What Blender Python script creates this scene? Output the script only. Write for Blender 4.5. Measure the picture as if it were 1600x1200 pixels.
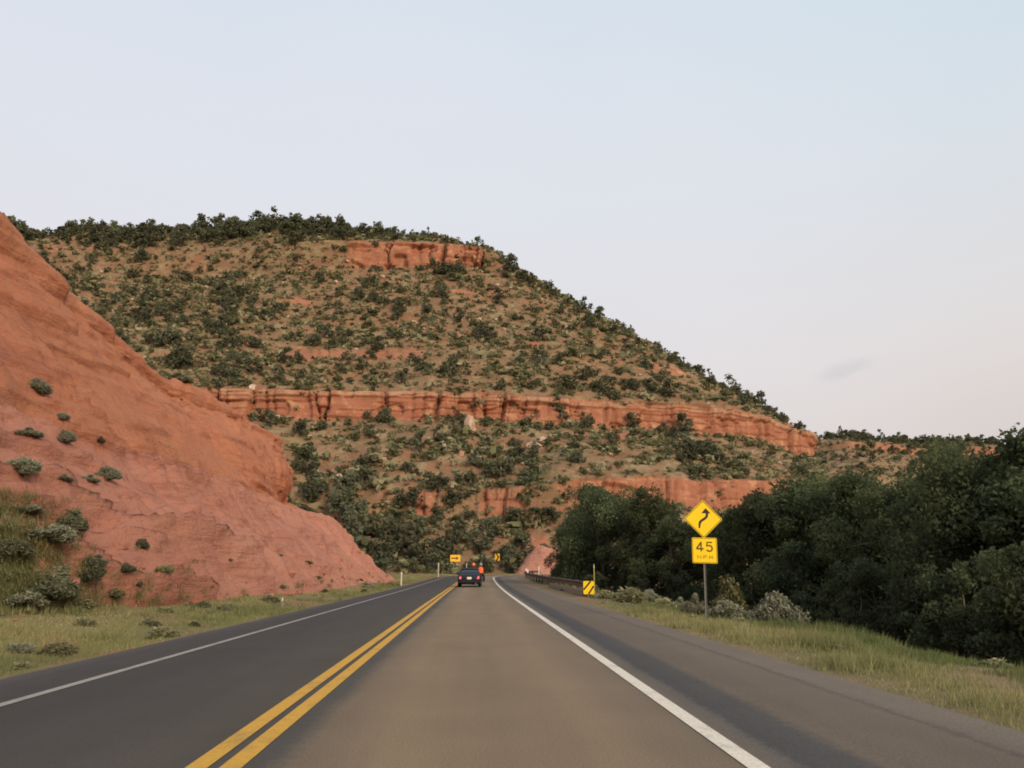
import bpy, math, random
import numpy as np
from mathutils import Vector, Matrix
from mathutils.bvhtree import BVHTree

random.seed(7)
rng = np.random.default_rng(7)
for o in list(bpy.data.objects):
    bpy.data.objects.remove(o)
scn = bpy.context.scene
COL = scn.collection

# ------------------------------------------------------------------ camera
PITCH = math.atan(291 / 1200)
YAW = math.atan(.05 * math.cos(PITCH))
CAM = np.array([0, 0, 1.3])
cam = bpy.data.objects.new('camera', bpy.data.cameras.new('camera'))
COL.objects.link(cam)
cam.location = CAM
cam.rotation_euler = (math.pi / 2 + PITCH, 0, -YAW)
cam.data.lens = 27.0
cam.data.sensor_width = 36.0
cam.data.clip_end = 9000
scn.camera = cam

# ------------------------------------------------------------------ sky, sun, exposure
SUN_AZ = math.radians(148)          # compass angle from +Y towards +X: behind the camera, to the right
SUN_EL = math.radians(24)
world = bpy.data.worlds.new('World')
scn.world = world
world.use_nodes = True
wn, wl = world.node_tree.nodes, world.node_tree.links
wn.clear()
w_out = wn.new('ShaderNodeOutputWorld')
w_bg = wn.new('ShaderNodeBackground')
w_bg.inputs['Strength'].default_value = 0.1
w_sky = wn.new('ShaderNodeTexSky')
w_sky.sky_type = 'NISHITA'
w_sky.sun_disc = False
w_sky.sun_elevation = SUN_EL
w_sky.sun_rotation = SUN_AZ
w_sky.altitude = 1500
w_sky.dust_density = 2.5
w_tc = wn.new('ShaderNodeTexCoord')
w_sep = wn.new('ShaderNodeSeparateXYZ')
wl.new(w_tc.outputs['Generated'], w_sep.inputs[0])
w_ramp = wn.new('ShaderNodeValToRGB')      # thin high haze layer, the same all round the compass
wl.new(w_sep.outputs['Z'], w_ramp.inputs[0])
el = w_ramp.color_ramp.elements
el[0].position = 0.0; el[0].color = (.50, .44, .41, 1)
el[1].position = 1.0; el[1].color = (.43, .59, .76, 1)
for p, c in ((.17, (.645, .56, .50, 1)), (.25, (.695, .64, .60, 1)), (.46, (.64, .705, .745, 1)), (.64, (.575, .70, .785, 1))):
    e = el.new(p); e.color = c
w_mul = wn.new('ShaderNodeVectorMath'); w_mul.operation = 'SCALE'
w_mul.inputs['Scale'].default_value = 10.0
wl.new(w_ramp.outputs[0], w_mul.inputs[0])
w_mix = wn.new('ShaderNodeMix'); w_mix.data_type = 'RGBA'
w_mix.inputs[0].default_value = 0.88
wl.new(w_sky.outputs[0], w_mix.inputs[6]); wl.new(w_mul.outputs[0], w_mix.inputs[7])
W_LAST = w_mix.outputs[2]
w_dir = wn.new('ShaderNodeVectorMath'); w_dir.operation = 'DOT_PRODUCT'; w_dir.inputs[1].default_value = (-1, 0, 0)
wl.new(w_tc.outputs['Generated'], w_dir.inputs[0])
w_dr = wn.new('ShaderNodeMapRange'); w_dr.inputs[1].default_value = -.6; w_dr.inputs[2].default_value = 1; w_dr.inputs[3].default_value = 0; w_dr.inputs[4].default_value = .72
wl.new(w_dir.outputs['Value'], w_dr.inputs[0])
w_m1 = wn.new('ShaderNodeMix'); w_m1.data_type = 'RGBA'; w_m1.inputs[7].default_value = (6.9, 6.75, 7.5, 1)
wl.new(w_dr.outputs[0], w_m1.inputs[0]); wl.new(W_LAST, w_m1.inputs[6])
W_LAST = w_m1.outputs[2]
# broad, faint lilac veil drifting through the haze
w_no = wn.new('ShaderNodeTexNoise'); w_no.inputs['Scale'].default_value = 1.3; w_no.inputs['Detail'].default_value = 3
wl.new(w_tc.outputs['Generated'], w_no.inputs[0])
w_nr = wn.new('ShaderNodeMapRange'); w_nr.inputs[1].default_value = .35; w_nr.inputs[2].default_value = .7
w_nr.inputs[3].default_value = 0; w_nr.inputs[4].default_value = .35
wl.new(w_no.outputs[0], w_nr.inputs[0])
w_m2 = wn.new('ShaderNodeMix'); w_m2.data_type = 'RGBA'
w_m2.inputs[7].default_value = (7.3, 7.1, 7.5, 1)
wl.new(w_nr.outputs[0], w_m2.inputs[0]); wl.new(W_LAST, w_m2.inputs[6])
W_LAST = w_m2.outputs[2]
# one small grey cloud low in the sky
_F = np.array([math.sin(YAW) * math.cos(PITCH), math.cos(YAW) * math.cos(PITCH), math.sin(PITCH)])
_R = np.array([math.cos(YAW), -math.sin(YAW), 0.])
_U = np.cross(_R, _F)
def ray(px, py):
    return _F + _R * (px - 800) / 1200 + _U * (600 - py) / 1200
cd = ray(1318, 577); cd /= np.linalg.norm(cd)
cr = np.cross(cd, [0, 0, 1]); cr /= np.linalg.norm(cr); cu = np.cross(cr, cd)
cr, cu = cr * .985 + cu * .17, cu * .985 - cr * .17
def wdot(v):
    n = wn.new('ShaderNodeVectorMath'); n.operation = 'DOT_PRODUCT'; n.inputs[1].default_value = v
    return n
w_dn = wn.new('ShaderNodeTexNoise'); w_dn.inputs['Scale'].default_value = 26; w_dn.inputs['Detail'].default_value = 4
wl.new(w_tc.outputs['Generated'], w_dn.inputs[0])
w_off = wn.new('ShaderNodeVectorMath'); w_off.operation = 'MULTIPLY_ADD'
w_off.inputs[1].default_value = (.03, .03, .03); wl.new(w_dn.outputs['Color'], w_off.inputs[0]); wl.new(w_tc.outputs['Generated'], w_off.inputs[2])
d1, d2, d3 = wdot(cr / .036), wdot(cu / .011), wdot(cd)
for d in (d1, d2): wl.new(w_off.outputs[0], d.inputs[0])
wl.new(w_tc.outputs['Generated'], d3.inputs[0])
w_comb = wn.new('ShaderNodeCombineXYZ')
wl.new(d1.outputs['Value'], w_comb.inputs[0]); wl.new(d2.outputs['Value'], w_comb.inputs[1])
w_ctr = wn.new('ShaderNodeVectorMath'); w_ctr.operation = 'SUBTRACT'
sh = np.array([.015, .015, .015])
w_ctr.inputs[1].default_value = (float(sh @ cr / .036), float(sh @ cu / .011), 0)
wl.new(w_comb.outputs[0], w_ctr.inputs[0])
w_len = wn.new('ShaderNodeVectorMath'); w_len.operation = 'LENGTH'; wl.new(w_ctr.outputs[0], w_len.inputs[0])
w_cm = wn.new('ShaderNodeMapRange'); w_cm.interpolation_type = 'SMOOTHSTEP'
w_cm.inputs[1].default_value = .25; w_cm.inputs[2].default_value = 1.3; w_cm.inputs[3].default_value = .38; w_cm.inputs[4].default_value = 0
wl.new(w_len.outputs['Value'], w_cm.inputs[0])
w_gt = wn.new('ShaderNodeMath'); w_gt.operation = 'GREATER_THAN'; w_gt.inputs[1].default_value = .9; wl.new(d3.outputs['Value'], w_gt.inputs[0])
w_mm = wn.new('ShaderNodeMath'); w_mm.operation = 'MULTIPLY'; wl.new(w_cm.outputs[0], w_mm.inputs[0]); wl.new(w_gt.outputs[0], w_mm.inputs[1])
w_m3 = wn.new('ShaderNodeMix'); w_m3.data_type = 'RGBA'; w_m3.inputs[7].default_value = (4.9, 4.9, 5.2, 1)
wl.new(w_mm.outputs[0], w_m3.inputs[0]); wl.new(W_LAST, w_m3.inputs[6])
wl.new(w_m3.outputs[2], w_bg.inputs[0]); wl.new(w_bg.outputs[0], w_out.inputs[0])

sun = bpy.data.objects.new('sun', bpy.data.lights.new('sun', 'SUN'))
COL.objects.link(sun)
sun.data.energy = 2.4
sun.data.angle = math.radians(22)
sun.data.color = (1.0, .80, .60)
_sd = Vector((math.sin(SUN_AZ) * math.cos(SUN_EL), math.cos(SUN_AZ) * math.cos(SUN_EL), math.sin(SUN_EL)))
sun.rotation_euler = _sd.to_track_quat('Z', 'Y').to_euler()

scn.view_settings.view_transform = 'Standard'
scn.view_settings.look = 'None'
scn.view_settings.exposure = 0.2
scn.view_settings.gamma = 1.0
scn.render.engine = 'CYCLES'
scn.cycles.max_bounces = 5
scn.cycles.diffuse_bounces = 3
scn.cycles.glossy_bounces = 2
scn.cycles.transparent_max_bounces = 4
scn.cycles.use_denoising = True
scn.cycles.pixel_filter_type = 'BLACKMAN_HARRIS'
scn.cycles.filter_width = 1.85

# ------------------------------------------------------------------ geometry helpers
def aty(px, py, y):
    d = ray(px, py); return CAM + d * (y / d[1])
def atz(px, py, z):
    d = ray(px, py); return CAM + d * ((z - CAM[2]) / d[2])
def proj(P):
    q = np.asarray(P, float) - CAM
    c = q @ _F
    return 800 + 1200 * (q @ _R) / c, 600 - 1200 * (q @ _U) / c, c

def tag(o, label=None, cat=None, group=None, kind=None):
    if label: o['label'] = label
    if cat: o['category'] = cat
    if group: o['group'] = group
    if kind: o['kind'] = kind
    return o

def empty(name, loc, rz=0.0, label=None, cat=None, group=None):
    o = bpy.data.objects.new(name, None); COL.objects.link(o)
    o.empty_display_size = .1
    o.location = [float(v) for v in loc]; o.rotation_euler = (0, 0, rz)
    return tag(o, label, cat, group)

def link(name, me, parent=None):
    o = bpy.data.objects.new(name, me); COL.objects.link(o)
    if parent is not None: o.parent = parent
    return o

def np_mesh(name, V, F, mats, smooth=False, attrs=None, fmat=None):
    V = np.asarray(V, np.float32); F = np.asarray(F, np.int32)
    me = bpy.data.meshes.new(name)
    n, k = F.shape
    me.vertices.add(len(V)); me.vertices.foreach_set('co', V.ravel())
    me.loops.add(n * k); me.loops.foreach_set('vertex_index', F.ravel())
    me.polygons.add(n)
    me.polygons.foreach_set('loop_start', np.arange(0, n * k, k, dtype=np.int32))
    me.polygons.foreach_set('loop_total', np.full(n, k, np.int32))
    if smooth: me.polygons.foreach_set('use_smooth', np.ones(n, bool))
    if fmat is not None: me.polygons.foreach_set('material_index', np.asarray(fmat, np.int32))
    for m in (mats if isinstance(mats, (list, tuple)) else [mats]): me.materials.append(m)
    for an, av in (attrs or {}).items():
        a = me.attributes.new(an, 'FLOAT', 'POINT'); a.data.foreach_set('value', np.asarray(av, np.float32))
    me.update(calc_edges=True)
    return me

def grid_faces(r, c):
    i = np.arange(r - 1)[:, None] * c + np.arange(c - 1)[None]
    return np.stack([i, i + 1, i + c + 1, i + c], -1).reshape(-1, 4)

class MB:
    """collects polygons into one mesh"""
    def __init__(s): s.v = []; s.f = []; s.m = []
    def poly(s, pts, faces, mi=0):
        b = len(s.v); s.v += [tuple(map(float, p)) for p in pts]
        for f in faces: s.f.append([i + b for i in f]); s.m.append(mi)
    def box(s, c, d, rz=0, bev=0, mi=0):
        x, y, z = [q / 2 for q in d]
        P = [(sx * x, sy * y, sz * z) for sz in (-1, 1) for sx, sy in ((-1, -1), (1, -1), (1, 1), (-1, 1))]
        ca, sa = math.cos(rz), math.sin(rz)
        P = [(c[0] + p[0] * ca - p[1] * sa, c[1] + p[0] * sa + p[1] * ca, c[2] + p[2]) for p in P]
        s.poly(P, [(3, 2, 1, 0), (4, 5, 6, 7), (0, 1, 5, 4), (1, 2, 6, 5), (2, 3, 7, 6), (3, 0, 4, 7)], mi)
    def prism(s, pts, y0, y1, mi=0):
        """outline in XZ (counter-clockwise seen from -Y), extruded y0..y1"""
        n = len(pts)
        P = [(p[0], y0, p[1]) for p in pts] + [(p[0], y1, p[1]) for p in pts]
        s.poly(P, [tuple(range(n)), tuple(range(2 * n - 1, n - 1, -1))] + [(i, i + n, (i + 1) % n + n, (i + 1) % n) for i in range(n)], mi)
    def tube(s, pts, rad, n=6, mi=0, cap=True):
        pts = [Vector(p) for p in pts]
        rings = []
        for i, p in enumerate(pts):
            t = (pts[min(i + 1, len(pts) - 1)] - pts[max(i - 1, 0)]).normalized()
            a = t.orthogonal().normalized() if i == 0 else (prev - t * prev.dot(t)).normalized()
            prev = a; b = t.cross(a)
            r = rad[i] if isinstance(rad, (list, tuple)) else rad
            rings.append([p + (a * math.cos(2 * math.pi * k / n) + b * math.sin(2 * math.pi * k / n)) * r for k in range(n)])
        P = [q for rg in rings for q in rg]
        f = [(i * n + k, i * n + (k + 1) % n, (i + 1) * n + (k + 1) % n, (i + 1) * n + k) for i in range(len(pts) - 1) for k in range(n)]
        if cap: f += [tuple(range(n - 1, -1, -1)), tuple((len(pts) - 1) * n + k for k in range(n))]
        s.poly(P, f, mi)
    def mesh(s, name, mats, smooth=False):
        me = bpy.data.meshes.new(name)
        me.from_pydata(s.v, [], s.f)
        for m in (mats if isinstance(mats, (list, tuple)) else [mats]): me.materials.append(m)
        me.polygons.foreach_set('material_index', s.m)
        if smooth: me.polygons.foreach_set('use_smooth', [True] * len(s.f))
        me.update(); return me
    def build(s, name, mats, parent=None, smooth=False, bevel=0):
        o = link(name, s.mesh(name, mats, smooth), parent)
        if bevel:
            b = o.modifiers.new('bevel', 'BEVEL'); b.width = bevel; b.segments = 2; b.limit_method = 'ANGLE'
        return o

# numpy noise
def _h(ix, iy, iz, seed):
    with np.errstate(over='ignore'):
        n = (ix.astype(np.uint32) * np.uint32(374761393) + iy.astype(np.uint32) * np.uint32(668265263)
             + iz.astype(np.uint32) * np.uint32(2246822519) + np.uint32((seed * 3266489917) & 0xffffffff))
        n = (n ^ (n >> np.uint32(13))) * np.uint32(1274126177)
        n = n ^ (n >> np.uint32(16))
        n = n * np.uint32(2654435761); n = n ^ (n >> np.uint32(15))
    return n.astype(np.float64) / 4294967295.0
def vnoise(P, seed=0):
    P = np.asarray(P, float); i = np.floor(P).astype(np.int64); f = P - i
    f = f * f * f * (f * (f * 6 - 15) + 10)
    r = 0
    for dx in (0, 1):
        for dy in (0, 1):
            for dz in (0, 1):
                w = (f[..., 0] if dx else 1 - f[..., 0]) * (f[..., 1] if dy else 1 - f[..., 1]) * (f[..., 2] if dz else 1 - f[..., 2])
                r = r + w * _h(i[..., 0] + dx, i[..., 1] + dy, i[..., 2] + dz, seed)
    return r
def fbm(P, scale, octv=4, seed=0):
    P = np.asarray(P, float) / scale; a, s, t = 1., 0., 0.
    for k in range(octv):
        s = s + a * (vnoise(P * 2 ** k + 17.3 * k, seed + k) - .5); t += a; a *= .5
    return s / t * 2
def sstep(a, b, x):
    t = np.clip((x - a) / (b - a), 0, 1); return t * t * (3 - 2 * t)

# ------------------------------------------------------------------ materials
def nodes(name):
    m = bpy.data.materials.new(name); m.use_nodes = True
    nt = m.node_tree; b = nt.nodes['Principled BSDF']
    return m, nt, b
def mixc(nt, fac, a, b):
    n = nt.nodes.new('ShaderNodeMix'); n.data_type = 'RGBA'
    for i, v in ((0, fac), (6, a), (7, b)):
        if hasattr(v, 'is_output'): nt.links.new(v, n.inputs[i])
        else: n.inputs[i].default_value = v if i == 0 else (*v, 1)
    return n.outputs[2]
def noise(nt, scale, detail=4, rough=.55, vec=None, out=0):
    n = nt.nodes.new('ShaderNodeTexNoise')
    n.inputs['Scale'].default_value = scale; n.inputs['Detail'].default_value = detail; n.inputs['Roughness'].default_value = rough
    if vec is not None: nt.links.new(vec, n.inputs[0])
    return n.outputs[out]
def mrange(nt, v, a, b, c=0., d=1.):
    n = nt.nodes.new('ShaderNodeMapRange')
    for i, q in enumerate((a, b, c, d)): n.inputs[i + 1].default_value = q
    nt.links.new(v, n.inputs[0]); return n.outputs[0]
def attr(nt, name):
    n = nt.nodes.new('ShaderNodeAttribute'); n.attribute_name = name; return n.outputs['Fac']
def pos(nt, scale=(1, 1, 1), rot=(0, 0, 0)):
    g = nt.nodes.new('ShaderNodeNewGeometry')
    m = nt.nodes.new('ShaderNodeMapping'); m.inputs['Scale'].default_value = scale; m.inputs['Rotation'].default_value = rot
    nt.links.new(g.outputs['Position'], m.inputs[0]); return m.outputs[0]
def math_(nt, op, a, b=None):
    n = nt.nodes.new('ShaderNodeMath'); n.operation = op
    for i, v in ((0, a), (1, b)):
        if v is None: continue
        if hasattr(v, 'is_output'): nt.links.new(v, n.inputs[i])
        else: n.inputs[i].default_value = v
    return n.outputs[0]
def bump(nt, b, h, strength=.5, dist=.1):
    n = nt.nodes.new('ShaderNodeBump'); n.inputs['Strength'].default_value = strength; n.inputs['Distance'].default_value = dist
    nt.links.new(h, n.inputs['Height']); nt.links.new(n.outputs[0], b.inputs['Normal'])
def setc(nt, b, c, rough=.9, spec=.2, metal=0):
    if hasattr(c, 'is_output'): nt.links.new(c, b.inputs['Base Color'])
    else: b.inputs['Base Color'].default_value = (*c, 1)
    b.inputs['Roughness'].default_value = rough; b.inputs['Specular IOR Level'].default_value = spec; b.inputs['Metallic'].default_value = metal

def plain(name, c, rough=.6, spec=.3, metal=0, var=.12, scale=6):
    m, nt, b = nodes(name)
    n = noise(nt, scale, 4, .6, pos(nt))
    setc(nt, b, mixc(nt, mrange(nt, n, .3, .7), tuple(q * (1 - var) for q in c), tuple(min(1, q * (1 + var)) for q in c)), rough, spec, metal)
    return m
def emis(name, c, e, s):
    m, nt, b = nodes(name); setc(nt, b, c, .3, .5)
    b.inputs['Emission Color'].default_value = (*e, 1); b.inputs['Emission Strength'].default_value = s
    return m

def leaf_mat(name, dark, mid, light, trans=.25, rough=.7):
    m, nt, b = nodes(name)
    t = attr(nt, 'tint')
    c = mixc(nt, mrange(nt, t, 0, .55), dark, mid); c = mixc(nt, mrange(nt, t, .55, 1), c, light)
    oi = nt.nodes.new('ShaderNodeObjectInfo')
    c2 = nt.nodes.new('ShaderNodeHueSaturation'); nt.links.new(c, c2.inputs['Color'])
    nt.links.new(mrange(nt, oi.outputs['Random'], 0, 1, .75, 1.3), c2.inputs['Value'])
    nt.links.new(mrange(nt, oi.outputs['Random'], 0, 1, .485, .51), c2.inputs['Hue'])
    setc(nt, b, c2.outputs[0], rough, .12)
    tr = nt.nodes.new('ShaderNodeBsdfTranslucent'); nt.links.new(c2.outputs[0], tr.inputs[0])
    mx = nt.nodes.new('ShaderNodeMixShader'); mx.inputs[0].default_value = trans
    nt.links.new(b.outputs[0], mx.inputs[1]); nt.links.new(tr.outputs[0], mx.inputs[2])
    nt.links.new(mx.outputs[0], nt.nodes['Material Output'].inputs[0])
    return m

M = {}
def build_materials():
    # hillside: talus soil with dry grass, and red sandstone where 'rock' is high
    m, nt, b = nodes('hill_soil_and_sandstone')
    p = pos(nt)
    big = noise(nt, .035, 4, .6, p); midn = noise(nt, .22, 5, .65, p); fine = noise(nt, 1.3, 4, .7, p)
    soil = mixc(nt, mrange(nt, big, .35, .65), (.27, .165, .095), (.33, .16, .088))
    soil = mixc(nt, mrange(nt, midn, .47, .62, 0, .85), soil, (.39, .30, .165))
    soil = mixc(nt, mrange(nt, noise(nt, .5, 4, .7, p), .52, .66, 0, .6), soil, (.19, .16, .08))
    soil = mixc(nt, mrange(nt, fine, .30, .72, .55, 0), soil, (.13, .085, .045))
    st = noise(nt, 1, 5, .65, pos(nt, (.05, .05, .55)))
    rock = mixc(nt, mrange(nt, st, .35, .65), (.40, .175, .10), (.33, .125, .070))
    rock = mixc(nt, mrange(nt, noise(nt, .3, 5, .7, p), .5, .72), rock, (.56, .30, .165))
    rock = mixc(nt, mrange(nt, noise(nt, 1, 4, .7, pos(nt, (.5, .5, .07))), .56, .72, 0, .7), rock, (.20, .08, .045))
    cap = attr(nt, 'cap')
    rock = mixc(nt, math_(nt, 'MULTIPLY', mrange(nt, cap, .3, .9, 0, .7), mrange(nt, noise(nt, .35, 4, .7, p), .42, .58)), rock, (.48, .30, .18))
    r = attr(nt, 'rock')
    rr = math_(nt, 'ADD', r, mrange(nt, midn, .3, .7, -.35, .35))
    c = mixc(nt, mrange(nt, rr, .35, .65), soil, rock)
    setc(nt, b, c, .95, .1)
    bump(nt, b, noise(nt, 1.1, 6, .7, p), .7, .5)
    M['hill'] = m
    # road-cut sandstone on the left
    m, nt, b = nodes('cut_sandstone')
    p = pos(nt)
    z = attr(nt, 'upper')
    n1 = noise(nt, .12, 5, .6, p); n2 = noise(nt, .9, 5, .65, p)
    lo = mixc(nt, mrange(nt, n1, .35, .65), (.61, .285, .195), (.55, .235, .155))
    up = mixc(nt, mrange(nt, n1, .35, .65), (.55, .21, .112), (.58, .25, .132))
    c = mixc(nt, mrange(nt, math_(nt, 'ADD', z, mrange(nt, n2, .3, .7, -.15, .15)), .4, .6), lo, up)
    bed = noise(nt, 1, 5, .7, pos(nt, (.10, .10, 1.1), (.10, .16, 0)))
    c = mixc(nt, mrange(nt, bed, .54, .66, 0, .55), c, (.31, .105, .065))
    streak = noise(nt, 1, 5, .7, pos(nt, (.35, .8, .16), (0, .75, 0)))
    c = mixc(nt, mrange(nt, streak, .55, .72, 0, .5), c, (.56, .28, .175))
    c = mixc(nt, mrange(nt, noise(nt, .55, 6, .75, p), .54, .70, 0, .55), c, (.30, .125, .08))
    c = mixc(nt, mrange(nt, noise(nt, 3.2, 4, .75, p), .58, .72, 0, .7), c, (.25, .10, .065))
    c = mixc(nt, mrange(nt, noise(nt, 7, 3, .7, p), .35, .7, .14, 0), c, (.30, .13, .09))
    setc(nt, b, c, .95, .1)
    bump(nt, b, math_(nt, 'ADD', math_(nt, 'MULTIPLY', bed, 1.4), noise(nt, 2.2, 8, .75, p)), .9, .4)
    M['cut'] = m
    # ground
    m, nt, b = nodes('verge_soil')
    p = pos(nt)
    c = mixc(nt, mrange(nt, noise(nt, .35, 5, .6, p), .38, .62), (.27, .19, .105), (.19, .165, .080))
    c = mixc(nt, mrange(nt, noise(nt, 1.6, 5, .7, p), .45, .7, 0, .8), c, (.30, .22, .115))
    c = mixc(nt, mrange(nt, noise(nt, .16, 3, .6, p), .55, .65, 0, .8), c, (.33, .145, .075))
    c = mixc(nt, mrange(nt, noise(nt, 14, 3, .7, p), .3, .7, .35, 0), c, (.10, .075, .045))
    setc(nt, b, c, .95, .1); bump(nt, b, noise(nt, 9, 5, .7, p), .6, .06)
    M['ground'] = m
    # road: asphalt with colour bands across its width, uv.x = metres from the centre line
    m, nt, b = nodes('asphalt')
    uv = nt.nodes.new('ShaderNodeUVMap'); uv.uv_map = 'UVMap'
    sp = nt.nodes.new('ShaderNodeSeparateXYZ'); nt.links.new(uv.outputs[0], sp.inputs[0])
    p = pos(nt)
    wob = math_(nt, 'ADD', mrange(nt, noise(nt, .5, 3, .5, p), .3, .7, -.035, .035), mrange(nt, noise(nt, 9, 4, .7, p), .3, .7, -.05, .05))
    l = math_(nt, 'ADD', sp.outputs[0], wob)
    ramp = nt.nodes.new('ShaderNodeValToRGB'); nt.links.new(mrange(nt, l, -5, 7), ramp.inputs[0])
    stops = [(-4.4, (.115, .105, .092)), (-3.7, (.066, .060, .056)), (-2.9, (.058, .054, .050)), (-1.5, (.066, .060, .053)), (-.25, (.080, .069, .056)),
             (.32, (.082, .076, .066)), (.52, (.185, .138, .092)), (1.1, (.240, .174, .106)), (2.0, (.215, .158, .098)), (2.8, (.230, .168, .104)), (3.6, (.175, .134, .092)),
             (3.95, (.120, .105, .088)), (4.05, (.066, .063, .060)), (4.45, (.074, .069, .064)), (4.62, (.138, .108, .080)), (5.7, (.150, .118, .087)),
             (5.76, (.09, .075, .06)), (5.84, (.158, .128, .100)), (6.5, (.175, .140, .104))]
    rp = ramp.color_ramp.elements
    for i, (q, cc) in enumerate(stops):
        e = rp[i] if i < 2 else rp.new((q + 5) / 12)
        e.position = (q + 5) / 12; e.color = (*cc, 1)
    c = ramp.outputs[0]
    sv = nt.nodes.new('ShaderNodeMapping'); sv.inputs['Scale'].default_value = (1.2, .06, 1); nt.links.new(uv.outputs[0], sv.inputs[0])
    long_ = noise(nt, 1.0, 4, .6, sv.outputs[0])
    h = nt.nodes.new('ShaderNodeHueSaturation'); nt.links.new(c, h.inputs['Color'])
    agg = noise(nt, 55, 3, .8, p)
    val = math_(nt, 'MULTIPLY', math_(nt, 'MULTIPLY', mrange(nt, long_, .3, .7, .90, 1.10), mrange(nt, agg, .25, .75, .6, 1.4)), mrange(nt, noise(nt, .6, 4, .6, p), .3, .7, .93, 1.07))
    nt.links.new(val, h.inputs['Value'])
    setc(nt, b, h.outputs[0], .85, .22); bump(nt, b, agg, .5, .012)
    M['asphalt'] = m
    for nm, base, worn in (('yellow_paint', (.70, .38, .045), (.30, .19, .06)), ('white_paint', (.84, .76, .62), (.30, .26, .21)), ('worn_white_paint', (.40, .37, .32), (.12, .11, .10))):
        m, nt, b = nodes(nm); p = pos(nt)
        w = math_(nt, 'ADD', mrange(nt, noise(nt, 30, 4, .8, p), .35, .75, 0, .65), mrange(nt, noise(nt, 2.0, 4, .7, p), .52, .75, 0, .55))
        setc(nt, b, mixc(nt, w, base, worn), .7, .25); M[nm] = m
    m, nt, b = nodes('gravel'); p = pos(nt)
    c = mixc(nt, mrange(nt, noise(nt, .8, 5, .7, p), .35, .65), (.16, .128, .10), (.21, .165, .12))
    c = mixc(nt, mrange(nt, noise(nt, 30, 3, .8, p), .35, .7, .5, 0), c, (.07, .06, .05))
    setc(nt, b, c, .95, .1); bump(nt, b, noise(nt, 25, 4, .7, p), .6, .03); M['gravel'] = m
    # foliage
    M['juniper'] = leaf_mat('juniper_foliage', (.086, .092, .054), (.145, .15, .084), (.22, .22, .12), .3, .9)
    M['scrub'] = leaf_mat('scrub_foliage', (.115, .12, .056), (.20, .195, .095), (.38, .34, .20), .3, .9)
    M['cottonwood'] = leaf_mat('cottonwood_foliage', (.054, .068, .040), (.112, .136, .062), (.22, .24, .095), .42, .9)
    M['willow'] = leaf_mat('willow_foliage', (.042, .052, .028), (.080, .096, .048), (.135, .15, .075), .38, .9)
    M['sage'] = leaf_mat('sage_foliage', (.13, .132, .078), (.23, .235, .15), (.38, .38, .26), .25)
    M['darkbrush'] = leaf_mat('rabbitbrush_foliage', (.06, .062, .035), (.115, .118, .068), (.20, .20, .12), .2)
    M['greasewood'] = leaf_mat('greasewood_foliage', (.085, .085, .035), (.155, .15, .06), (.25, .23, .10), .25)
    M['grass'] = leaf_mat('grass_blades', (.12, .15, .055), (.26, .25, .11), (.50, .41, .23), .35)
    M['bark'] = plain('bark', (.10, .085, .068), .9, .1, 0, .35, 5)
    M['greybark'] = plain('pale_bark', (.17, .155, .13), .9, .1, 0, .3, 5)
    # rock
    m, nt, b = nodes('boulder_rock'); p = pos(nt)
    oi = nt.nodes.new('ShaderNodeObjectInfo')
    c = mixc(nt, oi.outputs['Random'], (.52, .30, .19), (.68, .58, .45))
    c = mixc(nt, mrange(nt, noise(nt, .9, 5, .7, p), .4, .7), c, (.42, .23, .14))
    setc(nt, b, c, .95, .1); bump(nt, b, noise(nt, 2, 5, .7, p), .6, .3); M['boulder'] = m
    # made things
    M['sign_yellow'] = plain('sign_yellow', (1.0, .66, .004), .35, .4, 0, .03)
    M['sign_orange_yellow'] = plain('sign_amber', (1.0, .54, .03), .35, .4, 0, .03)
    M['sign_black'] = plain('sign_black', (.02, .018, .016), .5, .3, 0, .1)
    M['sign_print'] = plain('sign_lettering', (.10, .05, .012), .5, .3, 0, .1)
    M['galv'] = plain('galvanised_steel', (.21, .205, .185), .5, .4, .4, .15, 9)
    M['rust'] = plain('weathered_steel', (.12, .08, .066), .75, .25, .2, .35, 4)
    M['timber'] = plain('dark_timber', (.075, .055, .042), .9, .1, 0, .35, 8)
    M['palesteel'] = plain('dusty_steel', (.26, .24, .20), .6, .3, .2, .2, 5)
    M['whitepost'] = plain('white_plastic', (.66, .60, .48), .5, .3, 0, .08)
    M['reflector'] = plain('pale_reflector', (.86, .83, .66), .25, .6, 0, .04)
    M['yellowpost'] = plain('yellow_plastic', (.48, .40, .10), .5, .3, 0, .1)
    M['carpaint'] = plain('dark_blue_paint', (.012, .016, .024), .25, .6, .2, .1)
    M['glass'] = plain('tinted_glass', (.006, .007, .008), .06, .6, 0, .05)
    M['rubber'] = plain('tyre_rubber', (.012, .012, .012), .85, .2, 0, .2)
    M['trim'] = plain('black_trim', (.015, .014, .014), .6, .3, 0, .2)
    M['chrome'] = plain('alloy', (.45, .45, .46), .3, .5, .9, .05)
    M['plate'] = plain('licence_plate', (.80, .74, .55), .45, .4, 0, .05)
    M['tail'] = emis('tail_lamp', (.35, .03, .04), (1, .16, .22), .9)
    M['biketail'] = emis('motorcycle_lamp', (.4, .03, .02), (1, .08, .03), 1.2)
    M['leather'] = plain('black_leather', (.018, .017, .017), .55, .3, 0, .25)
    M['denim'] = plain('dark_denim', (.035, .042, .06), .9, .1, 0, .2)
    M['orange'] = plain('orange_fabric', (1.0, .16, .035), .6, .25, 0, .05)
    M['orangehelmet'] = plain('orange_gloss', (1.0, .20, .06), .25, .5, 0, .05)
    M['greyhelmet'] = plain('grey_gloss', (.28, .25, .26), .3, .5, 0, .05)
build_materials()
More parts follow.
